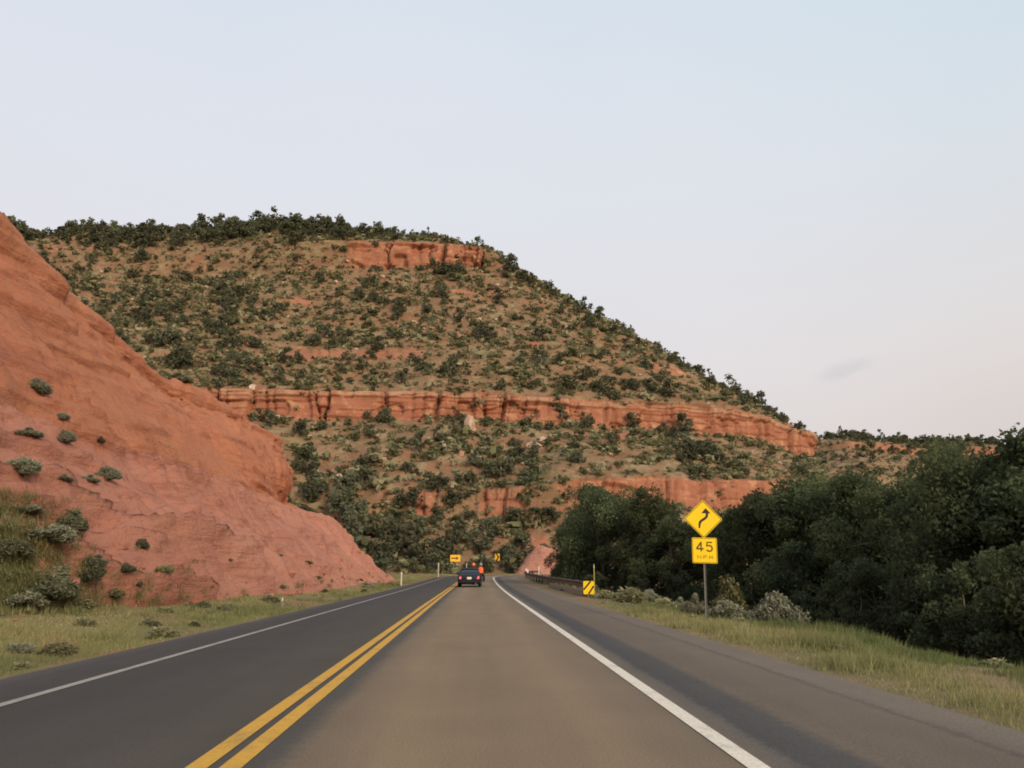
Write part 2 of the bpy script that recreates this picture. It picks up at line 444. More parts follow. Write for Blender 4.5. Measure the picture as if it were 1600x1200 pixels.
# ------------------------------------------------------------------ road line
XC = -1.74                       # centre line at the camera
_ds = 1.0
def make_centre():
    s = -30.; x, y, h = XC, -30., 0.
    out = []
    while s < 330:
        z = 0.
        if s > 40: z = .5 * (min(s, 115) - 40) ** 2 / 75 ** 2 + max(0, s - 115) * .002
        out.append((s, x, y, z, h))
        if s < 30: k = 0
        elif s < 98: k = 1 / 4500
        elif s < 106: k = 1 / 220
        elif h < math.radians(74): k = 1 / 32
        elif s < 215: k = 0
        elif h > math.radians(20): k = -1 / 60
        else: k = 0
        h += k * _ds; x += math.sin(h) * _ds; y += math.cos(h) * _ds; s += _ds
    return np.array(out)
CL = make_centre()
def road_pt(s, l, dz=0.):
    """point at distance s along the road, l metres right of the centre line"""
    s = np.asarray(s, float)
    x = np.interp(s, CL[:, 0], CL[:, 1]); y = np.interp(s, CL[:, 0], CL[:, 2]); z = np.interp(s, CL[:, 0], CL[:, 3]); h = np.interp(s, CL[:, 0], CL[:, 4])
    return np.stack([x + l * np.cos(h), y - l * np.sin(h), z + dz + 0 * x], -1)
def road_coord(X, Y):
    """nearest s, signed lateral l, road height"""
    P = np.stack([np.ravel(X), np.ravel(Y)], -1)
    S, Lt, Z = np.empty(len(P)), np.empty(len(P)), np.empty(len(P))
    for a in range(0, len(P), 20000):
        q = P[a:a + 20000]
        D = (q[:, None, 0] - CL[None, :, 1]) ** 2 + (q[:, None, 1] - CL[None, :, 2]) ** 2
        i = D.argmin(1); d = np.sqrt(D[np.arange(len(q)), i])
        sg = (q[:, 0] - CL[i, 1]) * np.cos(CL[i, 4]) - (q[:, 1] - CL[i, 2]) * np.sin(CL[i, 4])
        S[a:a + 20000] = CL[i, 0]; Lt[a:a + 20000] = np.sign(sg) * d; Z[a:a + 20000] = CL[i, 3]
    return S, Lt, Z

def ground_z(X, Y):
    X = np.asarray(X, float); Y = np.asarray(Y, float); shp = X.shape
    S, Lt, Z = road_coord(X, Y)
    fx, fy = X.ravel(), Y.ravel()
    P = np.stack([fx, fy, 0 * fx], -1)
    r = np.interp(Lt, [-60, -12, -8, -5.2, -4.0, 6.5, 7.4, 10.6, 13.5, 24, 60], [.2, .25, .10, -.16, -.05, -.05, -.02, -.22, -1.35, -2.4, -2.6])
    n = fbm(P, 6, 4, 3) * .16 + fbm(P, 1.3, 3, 5) * .05
    away = sstep(4.2, 8, np.abs(Lt - 1.3) - 1.4)
    far = sstep(60, 200, np.hypot(fx - 10, fy - 40))
    z = Z * (1 - far) + r * 1.0 + n * away
    z = np.where(np.abs(Lt - 1.3) < 5.2, Z - .06, z)
    return z.reshape(shp)

def build_ground():
    def axis(lo, hi, step, ext):
        a = list(np.arange(lo, hi + step / 2, step)); g = step
        left = []; x = lo
        while x > -ext: g *= 1.28; x -= g; left.append(x)
        g = step; right = []; x = hi
        while x < ext: g *= 1.28; x += g; right.append(x)
        return np.array(left[::-1] + a + right)
    xs = axis(-24, 34, .5, 4500); ys = axis(-4, 120, .6, 6000)
    X, Y = np.meshgrid(xs, ys)
    Z = ground_z(X, Y)
    V = np.stack([X, Y, Z], -1).reshape(-1, 3); F = grid_faces(len(ys), len(xs))
    o = link('ground', np_mesh('ground', V, F, M['ground'], True)); tag(o, kind='structure')
    return V, F
G_V, G_F = build_ground()

def strip(name, s0, s1, ls, dz, mat, parent=None, ds=.5, uv=False, taper=None):
    s = np.arange(s0, s1 + ds / 2, ds)
    ls = np.asarray(ls, float)
    rows = []
    for l in ls: rows.append(road_pt(s, l, dz(l) if callable(dz) else dz))
    V = np.stack(rows, 1).reshape(-1, 3)
    F = grid_faces(len(s), len(ls))
    me = np_mesh(name, V, F, mat, True)
    if uv:
        u = me.uv_layers.new(name='UVMap')
        vi = np.empty(len(me.loops), np.int32); me.loops.foreach_get('vertex_index', vi)
        U = np.stack([np.tile(ls, len(s)), np.repeat(s, len(ls))], -1)[vi]
        u.data.foreach_set('uv', U.astype(np.float32).ravel())
    return link(name, me, parent)
def camber(l): return -.012 * max(0, abs(l - .4) - 3.4) - (.05 if (l > 6.55 or l < -4.15) else 0)
road = tag(strip('road', -20, 300, [-4.3, -4.1, -3.6, -2.9, -1.5, 0, 1.8, 3.6, 4.4, 5.0, 5.8, 6.4, 6.62, 6.9], camber, M['asphalt'], uv=True), kind='structure')
def mark(name, l, w, mat, s0=-20, s1=290, lab=None):
    o = strip(name, s0, s1, [l - w / 2, l + w / 2], lambda q: camber(q) + .006, mat, road)
    if lab: o['label'] = lab
    return o
mark('centre_line', -.115, .15, M['yellow_paint'])
mark('centre_line', .115, .15, M['yellow_paint'])
mark('edge_line', 3.68, .155, M['white_paint'])
mark('edge_line', -2.92, .12, M['worn_white_paint'], lab='worn grey-white edge line on the far side of the oncoming lane')

tag(strip('gravel_shoulder', 26, 128, [6.75, 7.4, 8.3, 8.9], lambda l: -.075 if l < 7 else -.03 if l < 8.5 else -.3, M['gravel']), kind='structure')

# ------------------------------------------------------------------ lofted land forms
def catmull(C, u):
    """C (..., n, 3) control points, u in 0..n-1"""
    n = C.shape[-2]
    i = np.clip(np.floor(u).astype(int), 0, n - 2); t = (u - i)[:, None]
    p0 = C[..., np.clip(i - 1, 0, n - 1), :]; p1 = C[..., i, :]; p2 = C[..., i + 1, :]; p3 = C[..., np.clip(i + 2, 0, n - 1), :]
    return .5 * ((2 * p1) + (-p0 + p2) * t + (2 * p0 - 5 * p1 + 4 * p2 - p3) * t ** 2 + (-p0 + 3 * p1 - 3 * p2 + p3) * t ** 3)
def grid_normals(G):
    du = np.gradient(G, axis=1); dv = np.gradient(G, axis=0)
    n = np.cross(du, dv); n /= np.linalg.norm(n, axis=-1, keepdims=True) + 1e-9
    return n
def radial(P, d):
    P = np.array(P, float); h = P[..., :2] / np.linalg.norm(P[..., :2], axis=-1, keepdims=True)
    P[..., :2] += h * np.asarray(d)[..., None] if np.ndim(d) else h * d
    return P

def build_cut():
    st = [  # stations along the road: toe .. ledge .. dome .. crest .. back
        [(-12, -15, 0), (-15, -15, 2.5), (-20, -15, 6), (-22, -15, 8.5), (-26, -15, 16), (-30, -15, 23), (-35, -15, 27), (-66, -15, 31)],
        [(-12.5, 8, 0), (-15.5, 8, 2.5), (-19.5, 8, 6), (-21.5, 8, 8.5), (-25.5, 8, 16), (-29.5, 8, 23), (-35, 8, 27), (-65, 8, 30)],
        [(-11.3, 25, 0), (-14, 25, 2.4), (-18, 25, 6), (-20, 25, 8.5), (-24, 25, 15), (-28, 25, 22), (-32.5, 25, 26), (-60, 25, 29)],
        [(-9.9, 40, 0), (-13, 40, 3), (-17, 40, 6.5), (-18.5, 40, 8.5), (-22.5, 40, 15), (-26.3, 40, 21.5), (-30, 40, 24.7), (-55, 40, 26)],
        [(-9.4, 52, .1), (-12.5, 52, 3), (-16.5, 52, 6.5), (-17.7, 52, 8.5), (-21.5, 52, 14.5), (-24.8, 52, 19.2), (-27.5, 52, 21.2), (-50, 52, 21.5)],
        [(-9.2, 62, .1), (-12, 62, 3), (-16, 62, 6.5), (-17, 62, 8.3), (-20.5, 62, 13.5), (-23.5, 62, 17.2), (-26, 62, 18.9), (-48, 62, 19)],
        [(-8.9, 72, .2), (-11.8, 72, 3), (-15.6, 72, 6.4), (-18.4, 72, 7.5), (-18.7, 72, 11.6), (-21.8, 72, 16), (-24.5, 72, 17.4), (-45, 72, 17.5)],
        [(-8.5, 80, .3), (-11.4, 80, 2.8), (-15.4, 80, 6.5), (-20.4, 80, 7.5), (-19.4, 80, 10.4), (-20.3, 80, 13.9), (-23, 80, 15.4), (-44, 80, 15.6)],
        [(-9.2, 89, .3), (-12.4, 89, 2.8), (-16.0, 88, 6.6), (-21.5, 86, 7.8), (-20.6, 85, 10.6), (-22, 85, 13.6), (-24.5, 87, 14.8), (-44, 90, 15)],
        [(-16, 97, 0), (-18, 95, 2.5), (-20, 94, 5.5), (-23, 92, 7.5), (-24, 91, 9.5), (-25, 90.5, 12), (-26.5, 91, 13.5), (-44, 98, 14)],
        [(-34, 112, -.5), (-36, 110, 2), (-38, 108, 4), (-39, 106, 6), (-40, 105, 8), (-41, 104, 10), (-42, 103, 11.5), (-50, 104, 13)]]
    C = np.array(st, float)
    low = np.array([2.5, 2.5, 3.2, 3.9, 3.7, 3.2, 1.7, .2, 0, 0, 0])[:, None] * np.array([0, 0, 0, .1, .55, 1, 1, 1.1])[None]
    C[..., 2] -= low
    toe = C[:, :1].copy(); toe[..., 2] -= 1.2; toe[..., 0] += .8
    C = np.concatenate([toe, C], 1)
    nu, nv = 520, 300
    ue = np.interp(np.linspace(0, 1, nu), [0, .08, .88, 1], [0, 1.2, 8.6, 10])
    ve = np.interp(np.linspace(0, 1, nv), [0, .03, .93, 1], [0, 1, 7.2, 8])
    G = catmull(C.transpose(1, 0, 2), ue)         # (9, nu, 3)
    G = catmull(G.transpose(1, 0, 2), ve)         # (nu, nv, 3)
    N = grid_normals(G); N *= np.sign(np.sum(N * np.array([1, -.4, .6]), -1, keepdims=True))
    vv = np.broadcast_to(ve[None], G.shape[:2])
    upper = sstep(3.0, 3.9, vv + fbm(G, 6, 4, 9) * .9)
    w = sstep(.6, 1.4, vv)
    left = sstep(60, 35, G[..., 1])
    # bedding: thin ledges dipping gently along the cut, strongest towards the camera
    zz = G[..., 2] + .06 * G[..., 1] + fbm(G, 9, 3, 21) * 1.2
    led = 0
    for per, amp in ((2.1, 1.0), (.7, .26)):
        ph = zz / per; fr = ph - np.floor(ph); hh = vnoise(np.stack([np.floor(ph), G[..., 1] / 9, 0 * ph], -1), 31)
        led = led + amp * (fr ** 2.6) * sstep(.42, .72, hh)
    d = fbm(G, 14, 4, 1) * .9 + fbm(G, 3.2, 4, 2) * .28 + led * (.18 + 1.0 * left) * (1 - .45 * upper) + fbm(G, .8, 4, 8) * .13 + sstep(.1, .5, fbm(G * np.array([1, .6, 1.6]), 1.8, 3, 58)) * .24 + sstep(.05, .25, fbm(G * np.array([.5, .35, 1.8]), 2.6, 3, 59)) * .42 * left * (1 - .6 * upper)
    # rain rills on the lower apron, running downhill
    Q = np.stack([G[..., 1] / 1.6, G[..., 0] * .06, G[..., 2] * .06], -1)
    rill = np.abs(vnoise(Q, 44) - .5) * 2
    d = d - (1 - sstep(0, .35, rill)) * .28 * (1 - upper) * sstep(.7, 1.6, vv)
    # slabs spalled off the dome leave shallow scarps
    sc = vnoise(np.stack([G[..., 1] / 7, G[..., 2] / 5, G[..., 0] / 7], -1), 77)
    d = d + (sstep(.50, .515, sc) * .32 + sstep(.66, .672, sc) * .28) * upper
    G = G + N * (d * w)[..., None]
    V = G.reshape(-1, 3); F = grid_faces(nu, nv)
    o = link('sandstone_road_cut', np_mesh('sandstone_road_cut', V, F, M['cut'], True, {'upper': upper.ravel()}))
    tag(o, kind='structure')
    return V, F
CUT_V, CUT_F = build_cut()

def loft_levels(levels, rows, cols):
    """levels: (L, n, 3) contour control points -> dense grid (sum rows, cols, 3) and v"""
    L = np.array(levels, float); n = L.shape[1]
    u = np.interp(np.linspace(0, 1, cols), [0, .05, .92, 1], [0, .8, n - 3, n - 1])
    C = catmull(L, u)
    out, vs = [], []
    for k in range(len(L) - 1):
        t = np.linspace(0, 1, rows[k], endpoint=(k == len(L) - 2))
        out.append(C[k][None] * (1 - t)[:, None, None] + C[k + 1][None] * t[:, None, None]); vs.append(k + t)
    return np.concatenate(out), np.concatenate(vs), u

def lv(pts, Ds):
    P = [aty(px, py, D) for (px, py), D in zip(pts, Ds)]
    e = P[-1]
    P.append(e + np.array([6., 32., -2.])); P.append(e + np.array([-12., 110., -4.]))
    return np.array(P)
LP = [-350, 0, 250, 500, 750]
def lvl(ys, right, Ds): return lv(list(zip(LP, ys)) + right, Ds)

def build_hill():
    b2t = lvl([770, 770, 770, 774, 768], [(930, 752), (1120, 750), (1300, 762)], [175, 175, 175, 175, 172, 173, 180, 207])
    b2b = radial(b2t, -2.6); b2b[:, 2] -= np.array([5, 5, 5, 5, 5, 6.4, 6.6, 6.6, 6, 6])
    foot = lvl([884] * 5, [(930, 884), (1110, 884), (1290, 884)], [132, 134, 138, 143, 149, 157, 166, 192]); foot[:, 2] = .2
    b1t = lvl([606, 608, 609, 612, 618], [(930, 628), (1130, 640), (1262, 680)], [208, 209, 211, 214, 216, 220, 232, 252])
    b1b = radial(b1t, -2.2); b1b[:, 2] -= np.array([8, 8, 8, 8, 7.5, 8, 8.5, 9, 9, 9])
    m1 = lvl([505, 506, 508, 511, 513], [(885, 517), (995, 530), (1046, 566)], [262, 262, 263, 264, 266, 269, 275, 286])
    rb = lvl([428, 428, 428, 422, 415], [(805, 428), (865, 458), (905, 492)], [316, 316, 313, 309, 307, 309, 313, 322])
    rt = lvl([388, 388, 386, 376, 388], [(780, 406), (820, 430), (858, 460)], [331, 329, 323, 311.5, 309.5, 311.5, 317, 326])
    cr = lvl([364, 362, 360, 356, 386], [(786, 405), (824, 430), (860, 461)], [345, 343, 338, 330, 322, 322, 325, 332])
    bk = radial(cr, 70); bk[:, 2] -= 6
    levels = [foot, b2b, b2t, b1b, b1t, m1, rb, rt, cr, bk]
    rows = [34, 20, 52, 28, 54, 50, 24, 14, 8]
    cols = 760
    G, vs, u = loft_levels(levels, rows, cols)
    vv = np.broadcast_to(vs[:, None], G.shape[:2])
    px, py, dep = proj(G)
    # cliff bands: strength along their length
    n1 = fbm(np.stack([px / 60, 0 * px, 0 * px], -1), 1, 3, 5)
    band1 = sstep(2.9, 3.02, vv) * sstep(4.04, 4.0, vv)
    band2 = sstep(.92, 1.05, vv) * sstep(2.06, 2.0, vv) * np.clip(sstep(880, 930, px) + sstep(540, 620, px) * (.30 + .45 * sstep(-.1, .3, n1)), 0, 1)
    rim = sstep(5.93, 6.05, vv) * sstep(7.03, 6.98, vv) * sstep(515, 550, px + 25 * n1) * sstep(775, 752, px + 25 * n1)
    led = sstep(.0, .3, fbm(np.stack([px / 90, vv * 0, vv * 0], -1), 1, 3, 71))
    mid = sstep(4.42, 4.46, vv) * sstep(4.66, 4.60, vv) * sstep(410, 440, px) * sstep(690, 640, px)
    rock = np.clip(band1 * (.9 + .25 * n1) + band2 * .85 + rim + mid * .62, 0, 1)
    # scattered red outcrops and bare gullies
    rock = np.maximum(rock, .62 * sstep(.40, .6, fbm(G * np.array([1, 1, 2.2]), 22, 4, 15)) * sstep(0, .3, vv))
    rock = np.maximum(rock, .8 * sstep(805, 830, px) * sstep(870, 840, px) * sstep(1., .6, vv) * sstep(0, .05, vv))
    cap = sstep(3.78, 3.86, vv) * sstep(4.02, 4., vv) * .9 + sstep(6.9, 6.96, vv) * rim * .3
    # outward direction (towards the viewer side of each contour)
    du = np.gradient(G, axis=1); out = np.stack([du[..., 1], -du[..., 0], 0 * du[..., 0]], -1); out /= np.linalg.norm(out, axis=-1, keepdims=True) + 1e-9
    # joint-bounded blocks on the cliffs: metres along the contour
    arc = np.concatenate([np.zeros((G.shape[0], 1)), np.cumsum(np.linalg.norm(np.diff(G, axis=1), axis=-1), 1)], 1)
    row_ref = int(np.searchsorted(vs, 3.5)); a0 = np.broadcast_to(arc[row_ref][None], arc.shape)
    jl = fbm(np.stack([a0 / 5, G[..., 2] / 7, 0 * a0], -1), 1, 3, 61) * 1.4
    def joints(a, mean, seed):
        r = np.random.default_rng(seed); e = np.cumsum(r.gamma(2.2, mean / 2.2, 600)); k = np.searchsorted(e, a)
        ed = np.minimum(np.abs(a - e[np.clip(k, 0, 599)]), np.abs(a - e[np.clip(k - 1, 0, 599)]))
        return k, ed, r.random(700)
    k1, e1, h1 = joints(a0 + jl, 9.5, 5); k2, e2, h2 = joints(a0 + jl * .6, 3.6, 8)
    deep = (np.random.default_rng(3).random(700) > .45)[k1]
    blk = (h1[k1] - .5) * 3.4 + (h2[k2] - .5) * 1.7 - 2.6 * np.exp(-(e1 / .6) ** 2) * deep - .9 * np.exp(-(e2 / .5) ** 2) * (h2[(k2 + 7) % 600] > .5)
    # horizontal parting and an overhanging cap ledge
    hz = G[..., 2] + fbm(G, 12, 2, 41) * .8
    part = np.abs((hz / 2.3) % 1 - .5)
    blk = blk - .8 * np.exp(-(part / .09) ** 2) * sstep(.4, .6, vnoise(np.stack([a0 / 8, np.floor(hz / 2.3), 0 * a0], -1), 91))
    alc = vnoise(np.stack([a0 / 6.5, G[..., 2] / 4.5, 0 * a0], -1), 19); blk = blk - sstep(.58, .64, alc) * 1.3
    blk = blk + cap * (.3 + .9 * h2[k2])
    bm = np.clip(band1 + band2 * .8 + rim * 1.6 + mid * .4, 0, 1.6)
    G = G + out * (blk * bm + fbm(G, 5, 3, 14) * .5 * bm)[..., None]
    # gullies and roughness on the talus
    soft = (1 - np.clip(bm, 0, 1)) * sstep(0, .25, vv)
    gl = fbm(np.stack([a0 / 24, vv * .8, 0 * a0], -1), 1, 4, 27)
    edge = sstep(0, .4, np.minimum(np.abs(vv - 3), np.abs(vv - 4)) + .12)
    dz = (gl * 2.6 + fbm(G, 16, 4, 33) * 1.6) * soft * edge + fbm(G, 4, 3, 34) * .5 * soft
    stp = G[..., 2] / 5.5 + fbm(G, 30, 2, 55) * 1.2
    dz = dz + (np.abs(stp % 1 - .5) * 2 - .5) * 1.1 * soft * edge
    G[..., 2] += dz
    V = G.reshape(-1, 3); F = grid_faces(*G.shape[:2])
    o = link('red_rock_hill', np_mesh('red_rock_hill', V, F, M['hill'], True, {'rock': rock.ravel(), 'cap': cap.ravel()}))
    tag(o, kind='structure')
    return G, F, vv, rock
H_G, H_F, H_VV, H_ROCK = build_hill()

def build_far():
    X = [1120, 1230, 1290, 1340, 1400, 1460, 1515, 1600, 1700, 1850]
    def L(ys, D): return np.array([aty(x, y, D + 12 * math.sin(i * 1.7)) for i, (x, y) in enumerate(zip(X, ys))])
    top = [700, 694, 683, 681, 686, 691, 695, 704, 712, 720]
    foot = L([880] * 10, 300); foot[:, 2] = -2
    lb = L([t + 20 for t in top], 512); lt = L([t + 9 for t in top], 515); cr = L(top, 540)
    bk = radial(cr, 120); bk[:, 2] -= 5
    G, vs, u = loft_levels([foot, lb, lt, cr, bk], [60, 12, 14, 8], 240)
    vv = np.broadcast_to(vs[:, None], G.shape[:2]); px, py, dep = proj(G)
    rock = np.clip(sstep(.95, 1.1, vv) * sstep(2.1, 2., vv) * (.55 + .8 * fbm(np.stack([px / 50, 0 * px, 0 * px], -1), 1, 3, 4)), 0, 1)
    rock = np.maximum(rock, .6 * sstep(.3, .5, fbm(G, 40, 3, 15)))
    G[..., 2] += (fbm(G, 45, 4, 3) * 6 + fbm(G, 9, 3, 6) * 1.2) * sstep(0, .3, vv) * sstep(0, .3, np.abs(vv - 1.5) - .3)
    V = G.reshape(-1, 3); F = grid_faces(*G.shape[:2])
    o = link('distant_mesa', np_mesh('distant_mesa', V, F, M['hill'], True, {'rock': rock.ravel(), 'cap': rock.ravel() * 0}))
    tag(o, kind='structure')
    return G, F, vv, rock
R_G, R_F, R_VV, R_ROCK = build_far()

def build_bank():
    # rounded pink cut bank on the outside of the bend
    c = aty(860, 891, 150); n = 90; a = np.linspace(-9, 9, n); X, Y = np.meshgrid(a, np.linspace(-9, 14, n))
    q = np.hypot(X / 7.2, np.where(Y < 0, Y / 6.5, Y / 13))
    Z = 5.4 * sstep(1.12, .25, q)
    P = np.stack([X + c[0], Y + c[1], Z], -1); d = fbm(P, 4, 4, 3) * .9 + fbm(P, 1.1, 3, 4) * .2
    Z = Z + d * sstep(0, 1.5, Z) - .25
    V = np.stack([X + c[0], Y + c[1], Z + .3], -1).reshape(-1, 3)
    o = link('red_bank', np_mesh('red_bank', V, grid_faces(n, n), M['cut'], True, {'upper': np.zeros(n * n)})); tag(o, kind='structure')
build_bank()

def bvh(V, F): return BVHTree.FromPolygons([tuple(v) for v in V.tolist()], [tuple(f) for f in F.tolist()])
B_CUT = bvh(CUT_V, CUT_F); B_HILL = bvh(H_G.reshape(-1, 3), H_F); B_GND = bvh(G_V, G_F); B_FAR = bvh(R_G.reshape(-1, 3), R_F)
def hit(px, py, trees=None):
    """where the ray through a photo point meets the land"""
    d = Vector(ray(px, py)).normalized(); best = None
    for t in trees or (B_CUT, B_HILL, B_GND, B_FAR):
        h = t.ray_cast(Vector(CAM), d)
        if h[0] is not None and (best is None or h[3] < best[3]): best = h
    return None if best is None else (np.array(best[0]), best[3])
def gz(x, y):
    h = B_GND.ray_cast(Vector((x, y, 60)), Vector((0, 0, -1))); return h[0].z if h[0] else 0.
def land_z(x, y):
    return max([h[0].z for h in (t.ray_cast(Vector((x, y, 300)), Vector((0, 0, -1))) for t in (B_GND, B_CUT, B_HILL)) if h[0]] or [0])
# ------------------------------------------------------------------ vegetation
def leaf_quads(P, size, r, elong=1.5, up=0.0):
    """one small leaf-spray quad at each point, random facing"""
    n = len(P)
    a = r.normal(size=(n, 3)); a[:, 2] += up; a /= np.linalg.norm(a, axis=1, keepdims=True)
    b = np.cross(a, r.normal(size=(n, 3))); b /= np.linalg.norm(b, axis=1, keepdims=True) + 1e-9
    s = np.asarray(size).reshape(-1, 1)
    A, B = a * s * elong * .5, b * s * .5
    V = np.stack([P - A, P + B * .9 - A * .1, P + A, P - B * .9 + A * .15], 1).reshape(-1, 3)
    return V, np.arange(4 * n).reshape(-1, 4)

def blob_points(centres, radii, counts, r, shell=.55, flat=.8):
    out = []
    for c, R, k in zip(centres, radii, counts):
        d = r.normal(size=(k, 3)); d /= np.linalg.norm(d, axis=1, keepdims=True)
        rad = R * (shell + (1 - shell) * r.random(k)) ** .7 * (1 + .28 * np.sin(d[:, 0] * 5 + c[0] * 3) * np.cos(d[:, 2] * 6 + c[1] * 2))
        p = d * rad[:, None]; p[:, 2] *= flat
        out.append(p + c)
    return np.concatenate(out)

def juniper_mesh(seed, n=430, tall=1.0, big=1.0):
    """crown about 1 m across and tall m high, standing on z=0"""
    r = np.random.default_rng(seed)
    k = 9 + seed % 4
    cz = .84 * r.random(k) ** .9
    wid = np.interp(cz, [0, .3, .7, 1], [.30, .36, .24, .04])
    an = r.random(k) * 6.283
    C = np.stack([np.cos(an) * wid * r.uniform(.5, 1.05, k), np.sin(an) * wid * r.uniform(.5, 1.05, k), (.13 + .78 * cz) * tall], -1)
    R = r.uniform(.13, .25, k) * np.interp(cz, [0, 1], [1.1, .7])
    P = blob_points(C, R, [n // k] * k, r)
    P[:, 2] = np.maximum(P[:, 2], .02)
    V, F = leaf_quads(P, r.uniform(.05, .11, len(P)) * big, r, 1.6, .3)
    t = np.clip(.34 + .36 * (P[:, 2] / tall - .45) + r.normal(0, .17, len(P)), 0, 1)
    return V, F, np.repeat(t, 4)
JUN = [juniper_mesh(100 + i, 440, [.9, 1.1, .8, 1.25, 1.0, .7, 1.45, .95][i]) for i in range(8)]
JUNL = [juniper_mesh(100 + i, 170, [.9, 1.1, .8, 1.25, 1.0, .7, 1.45, .95][i], 1.45) for i in range(8)]
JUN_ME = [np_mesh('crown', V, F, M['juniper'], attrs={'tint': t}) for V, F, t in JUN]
def trunk_mesh(seed, h=.5, r0=.05, mat='bark'):
    r = random.Random(seed); mb = MB()
    top = (r.uniform(-.06, .06), r.uniform(-.06, .06), h)
    mb.tube([(0, 0, -.12), (top[0] * .4, top[1] * .5, h * .5), top], [r0 * 1.3, r0, r0 * .5], 6)
    for k in range(3):
        a = r.uniform(0, 6.28); mb.tube([(0, 0, h * .25 * (k + 1) / 3), (math.cos(a) * .14, math.sin(a) * .14, h * .7), (math.cos(a) * .24, math.sin(a) * .24, h * 1.05)], [r0 * .6, r0 * .45, r0 * .2], 5)
    return mb.mesh('trunk', M[mat], True)
JUN_TR = [trunk_mesh(i) for i in range(3)]

def merged(name, protos, items, mat):
    """items: (proto index, pos, sx, sz, rot) -> one mesh"""
    Vs, Fs, Ts, b = [], [], [], 0
    for i, p, sx, sz, a, dt in items:
        V, F, t = protos[i]; c, s = math.cos(a), math.sin(a)
        W = np.stack([(V[:, 0] * c - V[:, 1] * s) * sx, (V[:, 0] * s + V[:, 1] * c) * sx, V[:, 2] * sz], -1) + p
        Vs.append(W); Fs.append(F + b); Ts.append(np.clip(t + dt, 0, 1)); b += len(W)
    return link(name, np_mesh(name, np.concatenate(Vs), np.concatenate(Fs), mat, attrs={'tint': np.concatenate(Ts)}))

def sample_grid(G, weight, n, r):
    a = G[:-1, :-1]; e1 = G[:-1, 1:] - a; e2 = G[1:, :-1] - a
    A = np.linalg.norm(np.cross(e1, e2), axis=-1) * weight[:-1, :-1]
    p = (A / A.sum()).ravel(); k = r.choice(len(p), n, p=p); i, j = np.unravel_index(k, A.shape)
    return a[i, j] + e1[i, j] * r.random((n, 1)) + e2[i, j] * r.random((n, 1)), i, j

